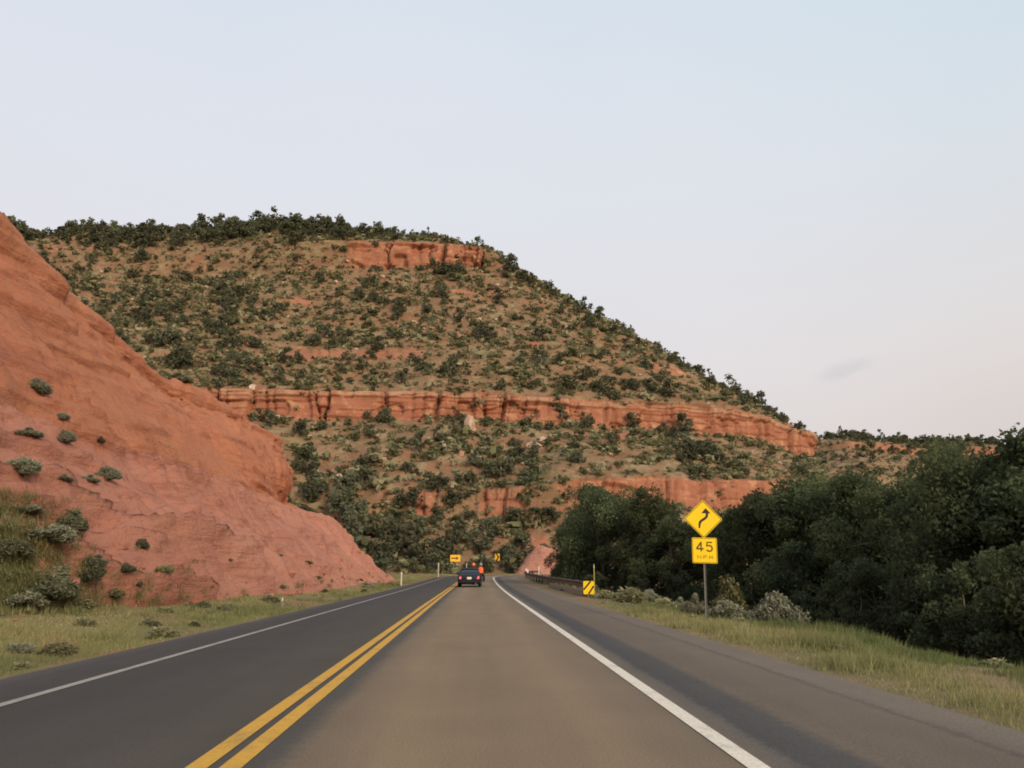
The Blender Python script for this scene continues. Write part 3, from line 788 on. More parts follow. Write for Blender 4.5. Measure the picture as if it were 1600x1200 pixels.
def hill_vegetation():
    r = np.random.default_rng(21)
    px, py, dep = proj(H_G)
    inside = (px > -40) & (px < 1340) & (py > 300) & (H_VV < 8.15)
    clump = .55 + .8 * sstep(-.25, .35, fbm(H_G, 22, 3, 90))
    dens = (.3 + clump) * inside * (1 - .93 * sstep(.45, .7, H_ROCK))
    dens = dens * (1 + .9 * sstep(520, 240, px) * sstep(3.9, 4.1, H_VV)) * (1 + 3.2 * sstep(7.2, 7.7, H_VV) * sstep(790, 600, px)) * (1 + 1.3 * sstep(2.9, 1.6, H_VV) * sstep(1000, 650, px) + .9 * sstep(.95, .5, H_VV))
    P, I, J = sample_grid(H_G, dens, 2300, r)
    W = r.gamma(2.6, .95, len(P)) + 1.3
    W *= np.where(H_VV[I, J] < 1, 1.2, 1.0) * np.where((H_VV[I, J] > 7.0) & (px[I, J] < 800), np.interp(px[I, J], [0, 300, 350, 480, 600, 700], [1.35, 1.35, 1.9, 1.9, 1.2, 1.0]), 1.0)
    W = np.clip(W, 1.8, 10)
    items = [(P[k], W[k], H_VV[I[k], J[k]]) for k in range(len(P))]
    # along the right-hand skyline
    for q in range(46):
        x0 = r.uniform(770, 1275); y0 = np.interp(x0, [770, 860, 1046, 1262, 1280], [398, 458, 566, 676, 690])
        h = None
        for dy in range(0, 40, 3):
            h = hit(x0, y0 + dy, (B_HILL,))
            if h: break
        if h: items.append((h[0], r.uniform(1.8, 4.2), 7.6))
    for x0, y0, w in ((800, 430, 9), (462, 385, 9), (285, 575, 12), (545, 870, 9), (590, 872, 9), (640, 868, 9), (555, 840, 8), (610, 845, 7), (655, 838, 7), (535, 805, 8), (715, 850, 6.5),
                      (770, 840, 6), (805, 825, 6.5), (835, 818, 5), (735, 758, 5), (790, 745, 6.5), (565, 760, 7), (570, 735, 6), (720, 700, 5), (1100, 715, 7.5), (1160, 725, 5), (1250, 745, 6),
                      (1055, 690, 5), (845, 572, 6), (965, 585, 4.5), (625, 600, 5), (660, 582, 4.5), (575, 655, 4), (350, 590, 8), (395, 585, 7), (620, 500, 5), (500, 440, 6),
                      (345, 462, 8), (560, 470, 6), (670, 490, 5.5), (780, 470, 6.5), (870, 640, 4), (790, 870, 6), (820, 872, 5), (690, 872, 8), (750, 862, 7), (480, 720, 7), (480, 745, 8), (470, 680, 6)):
        h = hit(x0, y0, (B_HILL,))
        if h: items.append((h[0], w, 0.5 if y0 > 780 else 3.0))
    # the distant mesa
    fx, fy, fd = proj(R_G)
    Pm, Im, Jm = sample_grid(R_G, ((fx > 1200) & (fx < 1640)) * (.4 + 2.5 * sstep(2.4, 3, R_VV)) * (.4 + 1.6 * sstep(-.2, .3, fbm(R_G, 40, 3, 8))) * (1 - .6 * R_ROCK) * (R_VV < 3.1), 620, r)
    items += [(Pm[k], r.uniform(3.5, 7.5), 20.) for k in range(len(Pm))]
    A = np.array([i[0] for i in items]); sx, sy, sd = proj(A); Wd = np.array([i[1] for i in items])
    app = Wd / sd * 1200
    # in frame and not behind the road cut or the riverside trees
    seen = (sx > 0) & (sx < 1290) & (sy > np.interp(sx, [0, 1600], [0, 0])) & ~((sx < 600) & (sy > np.interp(sx, [0, 60, 130, 200, 290, 350, 430, 440, 540, 600], [310, 375, 450, 535, 600, 630, 700, 780, 830, 885]))) & ~((sx > 860) & (sy > 775)) & ~((sx > 1210) & (sy > 735))
    order = np.argsort(-(app * seen + app * .001)); big = set(order[:300].tolist())
    rest = []
    for k, (p, w, v) in enumerate(items):
        i = int(r.integers(0, 8)); a = float(r.uniform(0, 6.28)); sz = float(w * r.uniform(.72, 1.08))
        z = p - np.array([0, 0, .06 * w])
        if k not in big:
            rest.append((i, z, w, sz, a, float(r.normal(.06, .10)))); continue
        far = v > 15
        if far: lab, grp = 'small dark juniper on the distant mesa right of the hill', 'junipers on the distant mesa'
        elif v < 1: lab, grp = 'dark bushy juniper at the foot of the hill by the road bend', 'junipers at the foot of the hill'
        elif v < 3.4: lab, grp = 'dark green juniper on the slope below the long red cliff band', 'junipers below the long cliff band'
        elif v < 7: lab, grp = 'dark green juniper on the slope above the long red cliff band', 'junipers above the long cliff band'
        else: lab, grp = 'dark juniper standing against the sky along the top of the hill', 'junipers along the hill skyline'
        part = 'far left' if sx[k] < 330 else 'left' if sx[k] < 540 else 'middle' if sx[k] < 760 else 'right' if sx[k] < 1010 else 'far right'
        lab = lab + ', ' + part + ' part'; grp = grp + ', ' + part
        size = app[k]; lab = ('large ' if size > 34 else 'middling ' if size > 27 else 'small ') + lab.replace('small ', '')
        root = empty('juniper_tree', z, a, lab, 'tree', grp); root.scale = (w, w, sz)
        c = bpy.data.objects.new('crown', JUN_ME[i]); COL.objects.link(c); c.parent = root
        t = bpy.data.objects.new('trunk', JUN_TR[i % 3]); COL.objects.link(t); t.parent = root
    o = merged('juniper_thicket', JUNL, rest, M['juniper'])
    tag(o, 'smaller and hidden junipers scattered all over the hillsides', 'junipers', kind='stuff')
    # low scrub and bunch grass
    def tuft(seed, n, up):
        q = np.random.default_rng(seed); k = 4
        C = np.stack([q.uniform(-.28, .28, k), q.uniform(-.28, .28, k), q.uniform(.15, .4, k)], -1)
        P = blob_points(C, q.uniform(.2, .34, k), [n // k] * k, q, .4, .8); P[:, 2] = np.maximum(P[:, 2], .02)
        V, F = leaf_quads(P, q.uniform(.16, .32, len(P)), q, 1.6, up)
        return V, F, np.repeat(np.clip(.3 + .4 * P[:, 2] + q.normal(0, .2, len(P)), 0, 1), 4)
    prot = [tuft(300 + i, 22, .4) for i in range(6)]
    Ps, I, J = sample_grid(H_G, inside * (.35 + clump) * (1 - .93 * sstep(.4, .65, H_ROCK)), 14500, r)
    Pf, _, _ = sample_grid(R_G, ((fx > 1200) & (fx < 1640)) * (1 - .6 * R_ROCK) * (R_VV < 3), 2400, r)
    it = [(int(r.integers(0, 6)), p - np.array([0, 0, .1]), s, s * r.uniform(.6, 1), r.uniform(0, 6.28), float(r.normal(.12, .32)))
          for p, s in zip(np.concatenate([Ps, Pf]), np.concatenate([r.gamma(3, .60, len(Ps)) + .7, r.uniform(1.5, 3.6, len(Pf))]))]
    bprot = [tuft(340 + i, 10, .8) for i in range(5)]
    Pb, _, _ = sample_grid(H_G, inside * (1.3 - .6 * clump) * (1 - .9 * sstep(.45, .7, H_ROCK)), 13000, r)
    ib = [(int(r.integers(0, 5)), p - np.array([0, 0, .05]), q, q * .6, r.uniform(0, 6.28), float(r.normal(.42, .15))) for p, q in zip(Pb, r.uniform(.5, 1.3, len(Pb)))]
    tag(merged('dry_bunchgrass', bprot, ib, M['scrub']), 'pale dry bunchgrass tufts between the junipers on the hillside', 'grass', kind='stuff')
    o = merged('hillside_scrub', prot, it, M['scrub'])
    tag(o, 'low olive scrub and dry bunch grass covering the hillside', 'scrub', kind='stuff')
hill_vegetation()

# ------------------------------------------------------------------ boulders on the hill
def rock_mesh(seed):
    r = np.random.default_rng(seed)
    import bmesh
    bm = bmesh.new(); bmesh.ops.create_icosphere(bm, subdivisions=2, radius=.5)
    P = np.array([v.co for v in bm.verts])
    for _ in range(9):
        d = r.normal(size=3); d /= np.linalg.norm(d); k = r.uniform(.26, .40); q = P @ d; P = P - np.outer(np.maximum(q - k, 0), d)
    P += (fbm(P + seed, .35, 3, seed)[:, None] * P) * .3
    for v, p in zip(bm.verts, P): v.co = p
    me = bpy.data.meshes.new('boulder'); bm.to_mesh(me); bm.free(); me.materials.append(M['boulder']); return me
ROCK = [rock_mesh(i + 5) for i in range(6)]
def boulders():
    r = np.random.default_rng(77)
    spots = [(731, 675, 5.2, 1.9), (598, 433, 3, .8), (525, 442, 2.4, .8), (395, 606, 2.4, 1), (390, 432, 2, .8), (430, 655, 3.2, 1), (720, 712, 2.5, 1), (748, 714, 2.2, .8), (530, 745, 1.8, 1), (835, 700, 5, .7), (845, 690, 4, .8),
             (1020, 668, 2.2, .8), (1265, 760, 3, 1), (648, 505, 3.5, .6), (750, 500, 2.2, .7), (202, 434, 2, .9), (320, 463, 2, .9), (450, 497, 2.2, .8), (470, 420, 3, .6), (600, 720, 3.4, .6), (545, 772, 3, .7)]
    for i, (x, y, s, f) in enumerate(spots):
        h = hit(x, y, (B_HILL,))
        if not h: continue
        o = link('boulder', ROCK[i % 6]); o.location = h[0]; o.scale = (s, s * .8, s * f); o.rotation_euler = (r.uniform(-.3, .3), r.uniform(-.3, .3), r.uniform(0, 6.28))
        if i == 0: tag(o, 'tall pale leaning boulder just under the middle of the long cliff band', 'boulder', 'boulders on the hill')
        else: tag(o, 'light-coloured weathered boulder standing out among the junipers on the hillside', 'boulder', 'boulders on the hill')
    px, py, dep = proj(H_G)
    w = ((px > 60) & (px < 1290) & (H_VV > .3) & (H_VV < 7.5)) * (H_ROCK < .5) * (sstep(.0, .4, fbm(H_G, 18, 3, 12)) + .15) * (1 + 3 * sstep(2.2, 2.9, H_VV) * (H_VV < 3) + 2 * sstep(6.4, 6, H_VV) * sstep(5.4, 5.8, H_VV))
    P, I, J = sample_grid(H_G, w, 230, r)
    for k, p in enumerate(P):
        s = float(np.clip(r.gamma(2.2, .42) + .5, .5, 2.6))
        o = link('boulder', ROCK[k % 6]); o.location = p + np.array([0, 0, .1 * s]); o.scale = (s, s * r.uniform(.6, 1), s * r.uniform(.45, .8)); o.rotation_euler = (r.uniform(-.4, .4), r.uniform(-.4, .4), r.uniform(0, 6.28))
        v = H_VV[I[k], J[k]]; x = px[I[k], J[k]]; side = 'left' if x < 450 else 'middle' if x < 820 else 'right'
        zone = 'rubble under the long cliff band' if 2 < v < 3.2 else 'slope near the bottom of the hill' if v <= 2 else 'slope just above the long cliff band' if v < 4.6 else 'upper slope below the rim'
        tag(o, ('big ' if s > 1.5 else 'small ') + 'pale boulder on the ' + zone + ', ' + side, 'boulder', 'boulders, ' + zone + ', ' + side)
boulders()

# ------------------------------------------------------------------ riverside trees
def big_tree(seed, h, w, leaf=.20, per=330, mat='cottonwood', stems=3, low=.12, tips_n=46):
    """multi-stemmed cottonwood: (wood mesh, crown mesh)"""
    r = random.Random(seed); q = np.random.default_rng(seed); mb = MB(); tips = []
    for s in range(stems):
        a = 6.28 * s / stems + r.uniform(-.5, .5); lean = r.uniform(.08, .24) * w
        p = Vector((math.cos(a) * .18, math.sin(a) * .18, -.4)); pts = [p.copy()]; rad = []
        top = Vector((math.cos(a) * lean, math.sin(a) * lean, h * r.uniform(.72, .90)))
        for k in range(1, 8):
            t = k / 7; pts.append(Vector((p.x + (top.x - p.x) * t ** 1.2 + r.uniform(-.1, .1), p.y + (top.y - p.y) * t ** 1.2 + r.uniform(-.1, .1), p.z + (top.z - p.z) * t)))
        r0 = .022 * h * r.uniform(.8, 1.1)
        mb.tube(pts, [r0 * (1 - .8 * k / 7) for k in range(8)], 7)
        tips.append(top)
        for b in range(tips_n // stems):
            t = r.uniform(low, 1.0); i = min(int(t * 7), 6); base = pts[i].lerp(pts[i + 1], t * 7 - i)
            an = r.uniform(0, 6.28); reach = w * .5 * r.uniform(.35, 1.0) * np.interp(t, [0, .3, .65, 1], [.75, 1.0, .85, .42])
            end = Vector((base.x * .4 + math.cos(an) * reach, base.y * .4 + math.sin(an) * reach, min(h * .97, base.z + r.uniform(-.04, .17) * h)))
            mid = base.lerp(end, .5) + Vector((0, 0, .05 * h))
            mb.tube([base, mid, end], [r0 * .35, r0 * .22, r0 * .07], 5, cap=False)
            tips.append(end); 
            if r.random() < .5: tips.append(mid + Vector((r.uniform(-.5, .5), r.uniform(-.5, .5), r.uniform(0, .5))))
    C = np.array([tuple(t) for t in tips]); k = len(C)
    R = q.uniform(.065, .125, k) * (w + h) / 2 * 1.15
    P = blob_points(C, R, [per] * k, q, .35, .82)
    P[:, 2] = np.maximum(P[:, 2], .05)
    V, F = leaf_quads(P, q.uniform(.6, 1.25, len(P)) * leaf, q, 1.5, .25)
    lump = fbm(P, .22 * h, 2, seed % 50)
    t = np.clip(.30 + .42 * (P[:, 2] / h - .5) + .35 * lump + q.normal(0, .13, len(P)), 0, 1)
    return mb.mesh('trunk', M['greybark'], True), np_mesh('crown', V, F, M[mat], attrs={'tint': np.repeat(t, 4)})

def trees_right():
    P = [big_tree(11, 8, 7, .125, 520), big_tree(12, 8, 8.5, .125, 520), big_tree(13, 8, 6, .13, 480, stems=4), big_tree(14, 8, 9, .12, 540, low=.05), big_tree(15, 8, 7.5, .125, 520, low=.03)]
    # photo x of the crown's middle, distance, photo y of the top, crown width factor, proto, turn, label
    T = [(893, 82, 812, .72, 3, .4, 'leftmost dark cottonwood, its branch reaching over the end of the guardrail'),
         (918, 76, 792, .8, 0, 1.9, 'rounded dark cottonwood right behind the guardrail delineators'),
         (952, 70, 748, .95, 1, 2.2, 'tallest cottonwood of the left clump, behind the striped marker'),
         (1012, 64, 764, .8, 2, .9, 'narrow pointed cottonwood left of the curve sign'),
         (1055, 60, 800, 1.0, 4, 3.3, 'low cottonwood just left of the curve sign'),
         (1118, 58, 786, .95, 3, 4.4, 'cottonwood directly behind the yellow curve sign'),
         (1175, 52, 790, .9, 0, 5.2, 'cottonwood just right of the curve sign'),
         (1235, 46, 738, .95, 1, .2, 'first tall cottonwood right of the curve sign'),
         (1300, 42, 728, 1.0, 4, 1.2, 'broad cottonwood behind the silvery sagebrush'),
         (1372, 40, 734, 1.0, 1, 3.9, 'light-topped cottonwood in the middle of the right-hand grove'),
         (1440, 36, 726, .95, 3, 2.9, 'dense cottonwood left of the tallest tree at the right edge'),
         (1520, 30, 700, .9, 2, 5.6, 'cottonwood leaning against the tallest tree at the right edge'),
         (1585, 27, 668, 1.0, 1, 4.9, 'tallest cottonwood, at the right edge of the grove'),
         (1690, 24, 690, 1.0, 4, .7, 'cottonwood cut off by the right edge of the picture')]
    for px, D, ty, wf, i, a, lab in T:
        p = aty(px, 891, D); top = aty(px, ty, D); z0 = gz(p[0], p[1]) - .1
        hh = top[2] - z0; s = hh / 8
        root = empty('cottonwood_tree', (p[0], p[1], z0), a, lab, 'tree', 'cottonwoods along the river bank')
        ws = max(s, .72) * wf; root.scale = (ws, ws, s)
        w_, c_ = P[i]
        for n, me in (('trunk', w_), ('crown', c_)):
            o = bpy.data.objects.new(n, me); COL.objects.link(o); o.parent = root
    # dark willow undergrowth in front of the grove
    Wp = [big_tree(40 + i, 2.6, 3.4, .085, 230, 'willow', 4, .02, 30) for i in range(3)]
    U = [(1130, 44, 1.0), (1190, 40, 1.0), (1250, 37, 1.05), (1305, 33, 1.0), (1350, 30.5, 1.1), (1400, 28, 1.0), (1440, 26, 1.05), (1485, 24, 1.0), (1530, 22, 1.1), (1575, 20.5, 1.05), (1625, 19, 1.1), (1690, 18, 1.0), (1000, 56, .9), (1060, 52, .9), (930, 62, .8)]
    labs = ['willow bush behind the sign post', 'willow bush right of the sign post', 'willow bush behind the big sagebrush', 'willow bush just right of the big sagebrush', 'third willow bush right of the big sagebrush', 'willow bush near the middle of the shaded grove edge',
            'pale twiggy willow bush under the grove', 'willow bush under the dense cottonwood', 'willow bush under the leaning cottonwood', 'willow bush below the tallest cottonwood', 'willow bush at the right edge of the picture', 'willow bush beyond the right edge of the picture',
            'willow bush between the striped marker and the sign', 'willow bush left of the sign post', 'willow bush behind the striped marker']
    for k, ((px, D, s), lb) in enumerate(zip(U, labs)):
        p = aty(px, 891, D); z0 = gz(p[0], p[1]) - .05
        root = empty('willow_bush', (p[0], p[1], z0), k * 1.3, 'dark ' + lb, 'bush', 'dark willows at the foot of the grove'); root.scale = (s, s, s * (1.0 + .25 * math.sin(k * 2.1)))
        for n, me in (('stems', Wp[k % 3][0]), ('crown', Wp[k % 3][1])):
            o = bpy.data.objects.new(n, me); COL.objects.link(o); o.parent = root
trees_right()

# ------------------------------------------------------------------ sagebrush and roadside bushes
def bush_mesh(seed, n, mat, leaf=.055, dome=.62, spiky=.5):
    """about 1 m wide bush on z=0"""
    r = np.random.default_rng(seed); k = 26
    an = r.random(k) * 6.283; rr = np.sqrt(r.random(k)) * .36
    C = np.stack([np.cos(an) * rr, np.sin(an) * rr, dome * (.10 + .75 * np.clip(1 - (rr / .40) ** 2, 0.05, 1) * r.random(k) ** .6)], -1)
    P = blob_points(C, r.uniform(.10, .19, k), [n // k] * k, r, .4, .95); P[:, 2] = np.maximum(P[:, 2], .01)
    V, F = leaf_quads(P, r.uniform(.6, 1.3, len(P)) * leaf, r, 2.4, spiky)
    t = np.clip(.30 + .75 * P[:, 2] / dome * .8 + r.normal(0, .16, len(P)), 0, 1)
    crown = np_mesh('foliage', V, F, M[mat], attrs={'tint': np.repeat(t, 4)})
    mb = MB(); q = random.Random(seed)
    for c in C[:9]:
        mb.tube([(q.uniform(-.03, .03), q.uniform(-.03, .03), -.06), (c[0] * .5, c[1] * .5, c[2] * .45), tuple(c)], [.02, .014, .006], 4, cap=False)
    return crown, mb.mesh('stems', M['bark'], True)
SG = [bush_mesh(200 + i, 5200, 'sage', .034) for i in range(4)]
GW = [bush_mesh(220 + i, 1700, 'greasewood', .05, .95) for i in range(2)]
DK = [bush_mesh(240 + i, 4000, 'darkbrush', .038, .7) for i in range(2)]
GR = [bush_mesh(260 + i, 1300, 'scrub', .06, .6) for i in range(3)]
def bush(px, py, wpx, hf, protos, k, label, group, trees=None, name='sagebrush', D=None):
    if D:
        p = aty(px, py, D); p[2] = gz(p[0], p[1])
    else:
        h = hit(px, py, trees)
        if h is None: return
        p = h[0].copy()
    w = wpx * (proj(p)[2]) / 1200
    f, s = protos[k % len(protos)]
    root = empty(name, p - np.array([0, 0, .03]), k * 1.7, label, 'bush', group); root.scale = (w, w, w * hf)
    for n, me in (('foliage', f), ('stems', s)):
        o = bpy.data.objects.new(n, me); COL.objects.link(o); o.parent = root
def bushes():
    g = 'sagebrush along the right verge'
    bush(1215, 956, 100, 1.0, SG, 0, 'large silvery sagebrush right of the curve sign', g, (B_GND,), D=25)
    bush(1135, 946, 62, 1.05, SG, 1, 'grey sagebrush just right of the sign post', g, (B_GND,), D=24)
    bush(1160, 940, 40, .9, SG, 2, 'small grey sagebrush between the sign post and the large sagebrush', g, (B_GND,), D=27)
    bush(1085, 940, 48, 1.3, SG, 3, 'grey-green sagebrush just left of the sign post', g, (B_GND,), D=25.5)
    bush(1136, 925, 66, 1.35, GW, 0, 'yellow-green greasewood behind the speed plaque', g, None, 'greasewood', D=31)
    bush(1040, 936, 46, .8, GR, 0, 'low green bush left of the sign', g, (B_GND,), 'roadside_bush', D=30)
    bush(985, 928, 62, .75, GR, 1, 'low pale green bush just right of the striped marker', g, (B_GND,), 'roadside_bush', D=34)
    bush(950, 926, 40, .7, GR, 2, 'small green bush touching the striped marker', g, (B_GND,), 'roadside_bush', D=38)
    bush(885, 908, 40, .6, GR, 0, 'green bush behind the middle of the guardrail', g, (B_GND,), 'roadside_bush', D=62)
    bush(915, 911, 44, .6, GR, 2, 'green bush behind the near end of the guardrail', g, (B_GND,), 'roadside_bush', D=54)
    for k, (x, D, w, hf, pr, lab) in enumerate([(1060, 34, 40, .8, SG, 'pale sagebrush between the marker and the sign, nearest the sign'), (1015, 38, 44, .8, SG, 'pale sagebrush halfway between the marker and the sign'), (975, 42, 40, .8, SG, 'pale sagebrush just beyond the striped marker'),
            (1105, 34, 46, .9, GR, 'olive bush right behind the sign post'), (1180, 30, 50, 1.0, GW, 'yellow-green bush left of the large sagebrush'), (1265, 23.5, 44, .7, SG, 'small sagebrush right of the large one'), (900, 70, 34, .6, GR, 'pale bush behind the far part of the guardrail')]):
        bush(x, 900, w, hf, pr, k + 3, lab, g, None, 'sagebrush' if pr is SG else 'roadside_bush', D=D)
    g = 'bushes on the red road cut'
    L = [(58, 612, 36, .9, SG, 'pale sagebrush high on the road cut'), (98, 655, 24, .8, SG, 'pale sagebrush in the middle of the road cut, upper of a pair'), (102, 690, 34, .9, SG, 'pale sagebrush in the middle of the road cut, lower of a pair'),
         (45, 680, 40, .5, SG, 'thin sagebrush at the left edge, midway up the cut'), (155, 690, 16, .8, DK, 'small dark bush alone in the middle of the cut'), (35, 740, 56, .8, SG, 'wide sagebrush on the ledge at the left edge'),
         (168, 748, 40, .8, SG, 'rounded sagebrush on the ledge of the road cut'), (140, 752, 30, .6, SG, 'low sagebrush on the ledge beside the rounded one'), (100, 750, 26, .6, SG, 'small sagebrush on the ledge between its neighbours'),
         (75, 845, 70, .6, SG, 'large grey-green sagebrush above the dark bush at lower left'), (10, 870, 54, .8, DK, 'dark bush at the very left edge of the cut foot'), (110, 830, 50, .9, DK, 'dark bush topping the sagebrush slope at left'),
         (75, 935, 80, .8, DK, 'big dark bush at the foot of the cut'), (30, 945, 60, .6, SG, 'low grey brush left of the big dark bush'), (125, 950, 46, .6, GR, 'low olive brush right of the big dark bush'), (150, 880, 34, .6, SG, 'low grey brush on the slope above the verge'), (175, 930, 30, .6, GR, 'low olive brush on the toe of the slope'), (40, 800, 44, .5, SG, 'thin brush under the ledge at the left edge'), (135, 905, 44, 1.0, DK, 'upright dark bush right of the big dark bush'), 
         (222, 856, 22, 1.0, DK, 'small dark bush on the pink apron, uppermost'), (196, 892, 28, .7, DK, 'small olive bush on the pink apron, middle one'), (216, 914, 16, .7, DK, 'smallest olive bush on the pink apron'),
         (315, 950, 28, .6, DK, 'dark weed clump at the foot of the pink apron'), (354, 950, 24, .6, GR, 'olive weed clump at the foot of the pink apron'), (256, 956, 30, .5, GR, 'green weed clump left along the foot of the apron'),
         (270, 582, 22, .6, GR, 'dry grass tuft on the skyline edge of the cut'), (290, 597, 30, .5, GR, 'yellowish grass tuft on the crest of the cut'), (5, 325, 46, 1.2, DK, 'dark juniper bush on top of the cut at upper left'), (40, 375, 30, .9, DK, 'grey bush on the crest of the cut below the upper left corner')]
    for k, (x, y, w, hf, pr, lab) in enumerate(L):
        if y > 790 and x < 180: w *= 1.38; hf *= .92
        elif x < 420 and y > 590: w *= 1.15
        bush(x, y, w, hf, pr, k, lab, g, (B_CUT, B_GND), 'sagebrush' if pr is SG else 'roadside_bush')
    g = 'bushes at the far bend'
    for k, (x, y, w, hf, lab) in enumerate([(628, 893, 26, .8, 'green bush at the far end of the road cut'), (648, 890, 28, .6, 'green bush right of the far end of the road cut'), (668, 889, 24, .5, 'low bush beside the far white post')]):
        bush(x, y + 3, w, hf, GR, k, lab, g, (B_GND,), 'roadside_bush')
bushes()

def foot_rocks():
    r = np.random.default_rng(31)
    me = [m.copy() for m in ROCK]
    for m in me: m.materials.clear(); m.materials.append(M['cut'])
    for k in range(46):
        y = 16 + 70 * r.random() ** 1.2; x = np.interp(y, [8, 25, 40, 52, 80], [-12.5, -11.3, -9.9, -9.4, -9.6]) + r.uniform(-1.2, 1.6)
        w = float(np.clip(r.gamma(2, .13) + .1, .12, .75)); z = land_z(x, y)
        o = link('fallen_rock', me[k % 6]); o.location = (x, y, z + .1 * w); o.scale = (w, w * .8, w * r.uniform(.5, .8)); o.rotation_euler = (r.uniform(-.4, .4), r.uniform(-.4, .4), r.uniform(0, 6.28))
        side = 'near' if y < 32 else 'middle' if y < 52 else 'far'
        tag(o, 'red sandstone rock fallen at the foot of the road cut, ' + side + ' stretch', 'rock', 'fallen rocks, ' + side + ' stretch')
    for k in range(40):
        y = 11 + 60 * r.random() ** 1.3; l = r.uniform(-9.5, -4.9); p = road_pt(np.array([y]), l)[0]; w = float(r.uniform(.3, .9))
        f, st = (GR, DK, SG)[k % 3][k % 2]
        side = 'near' if y < 22 else 'middle' if y < 40 else 'far'
        root = empty('verge_weed', (p[0], p[1], land_z(p[0], p[1]) - .03), k, ('olive ', 'dark ', 'grey ')[k % 3] + 'weed clump in the left verge grass, ' + side + ' stretch', 'weed', ('olive ', 'dark ', 'grey ')[k % 3] + 'weeds in the left verge, ' + side); root.scale = (w, w, w * .6)
        for n, m in (('foliage', f), ('stems', st)):
            o = bpy.data.objects.new(n, m); COL.objects.link(o); o.parent = root
    for k in range(70):
        y = 9 + 45 * r.random() ** 1.2; l = r.uniform(7.6, 12.2); p = road_pt(np.array([y]), l)[0]; w = float(r.uniform(.25, .7))
        f, st = GR[k % 3]
        side = 'near' if y < 16 else 'middle' if y < 28 else 'far'
        root = empty('verge_weed', (p[0], p[1], gz(p[0], p[1]) - .03), k, 'olive weed clump in the right verge grass, ' + side + ' stretch', 'weed', 'weeds in the right verge, ' + side); root.scale = (w, w, w * .6)
        for n, m in (('foliage', f), ('stems', st)):
            o = bpy.data.objects.new(n, m); COL.objects.link(o); o.parent = root
foot_rocks()

# ------------------------------------------------------------------ grass
def grass():
    r = np.random.default_rng(5)
    def scatter(s0, s1, l0, l1, n, bias):
        s = s0 + (s1 - s0) * r.random(n) ** bias; l = r.uniform(l0, l1, n)
        return np.concatenate([road_pt(s[a:a + 1], l[a])for a in range(0)]) if False else (s, l)
    S, Lt = [], []
    for s0, s1, l0, l1, n, b in ((4, 30, 6.5, 13.5, 15000, 1.3), (25, 95, 6.5, 14, 9500, 1.2), (4, 34, -11, -4.35, 15000, 1.2), (30, 110, -9.5, -4.4, 9000, 1.1), (95, 135, -14, -4.5, 1500, 1)):
        s, l = scatter(s0, s1, l0, l1, n, b); S.append(s); Lt.append(l)
    s = np.concatenate(S); l = np.concatenate(Lt)
    P = np.array([road_pt(np.array([a]), b)[0] for a, b in zip(s, l)])
    right = l > 0
    nz = fbm(np.stack([P[:, 0], P[:, 1], 0 * s], -1), 2.4, 3, 66)
    edge = np.where(right, sstep(6.3, 7.3, l), sstep(-4.3, -5.0, l))
    keep = (r.random(len(s)) < np.clip(.62 + 1.1 * nz - np.where(right, 0, .55 * sstep(.1, .5, fbm(np.stack([P[:, 0], P[:, 1], 0 * s], -1), 3.5, 3, 91))), .03, 1) * (.10 + .9 * edge)) & ~((s > 34) & (l > 0) & (l < 8.3))
    P, l, nz, right, s, edge = P[keep], l[keep], nz[keep], right[keep], s[keep], edge[keep]
    P[:, 2] = ground_z(P[:, 0], P[:, 1]) - .01
    n = len(P); B = 15
    # greener band a little away from the gravel on the right, mixed straw elsewhere
    green = np.where(right, np.exp(-((l - 10.2) / 1.3) ** 2) * 1.0 + .1, np.exp(-((l + 5.4) / .9) ** 2) * .4 + .12) + fbm(P, 3.2, 3, 12) * .5
    base = np.clip(np.where(right, .54, .56) - .55 * green, .02, .95)
    H = (.035 + .10 * r.random(n) ** 1.8 + .16 * sstep(.15, .5, fbm(P, 1.6, 2, 47))) * (.5 + .8 * edge) * (1 + .8 * np.clip(nz, -.6, 1)) * np.where(right, .85, .55)
    c = np.repeat(P, B, 0) + np.concatenate([r.normal(0, .11, (n * B, 2)), np.zeros((n * B, 1))], 1)
    h = np.repeat(H, B) * r.uniform(.5, 1.2, n * B); a = r.random(n * B) * 6.283
    lean = np.stack([np.cos(a), np.sin(a), 0 * a], -1) * (h * r.uniform(.15, .7, n * B))[:, None]
    dist = np.linalg.norm(c[:, :2], axis=1)
    wd = (.002 + .00038 * dist)[:, None] * np.stack([-np.sin(a + 1.1), np.cos(a + 1.1), 0 * a], -1)
    up = np.stack([0 * h, 0 * h, h], -1)
    V = np.stack([c - wd, c + wd, c + lean + up], 1).reshape(-1, 3)
    F = np.arange(3 * n * B).reshape(-1, 3)
    t = np.clip(np.repeat(base, B) + r.normal(0, .14, n * B), 0, 1)
    o = link('verge_grass', np_mesh('verge_grass', V, F, M['grass'], attrs={'tint': np.repeat(t, 3)}))
    tag(o, 'dry straw and green grass along both road verges', 'grass', kind='stuff')
grass()
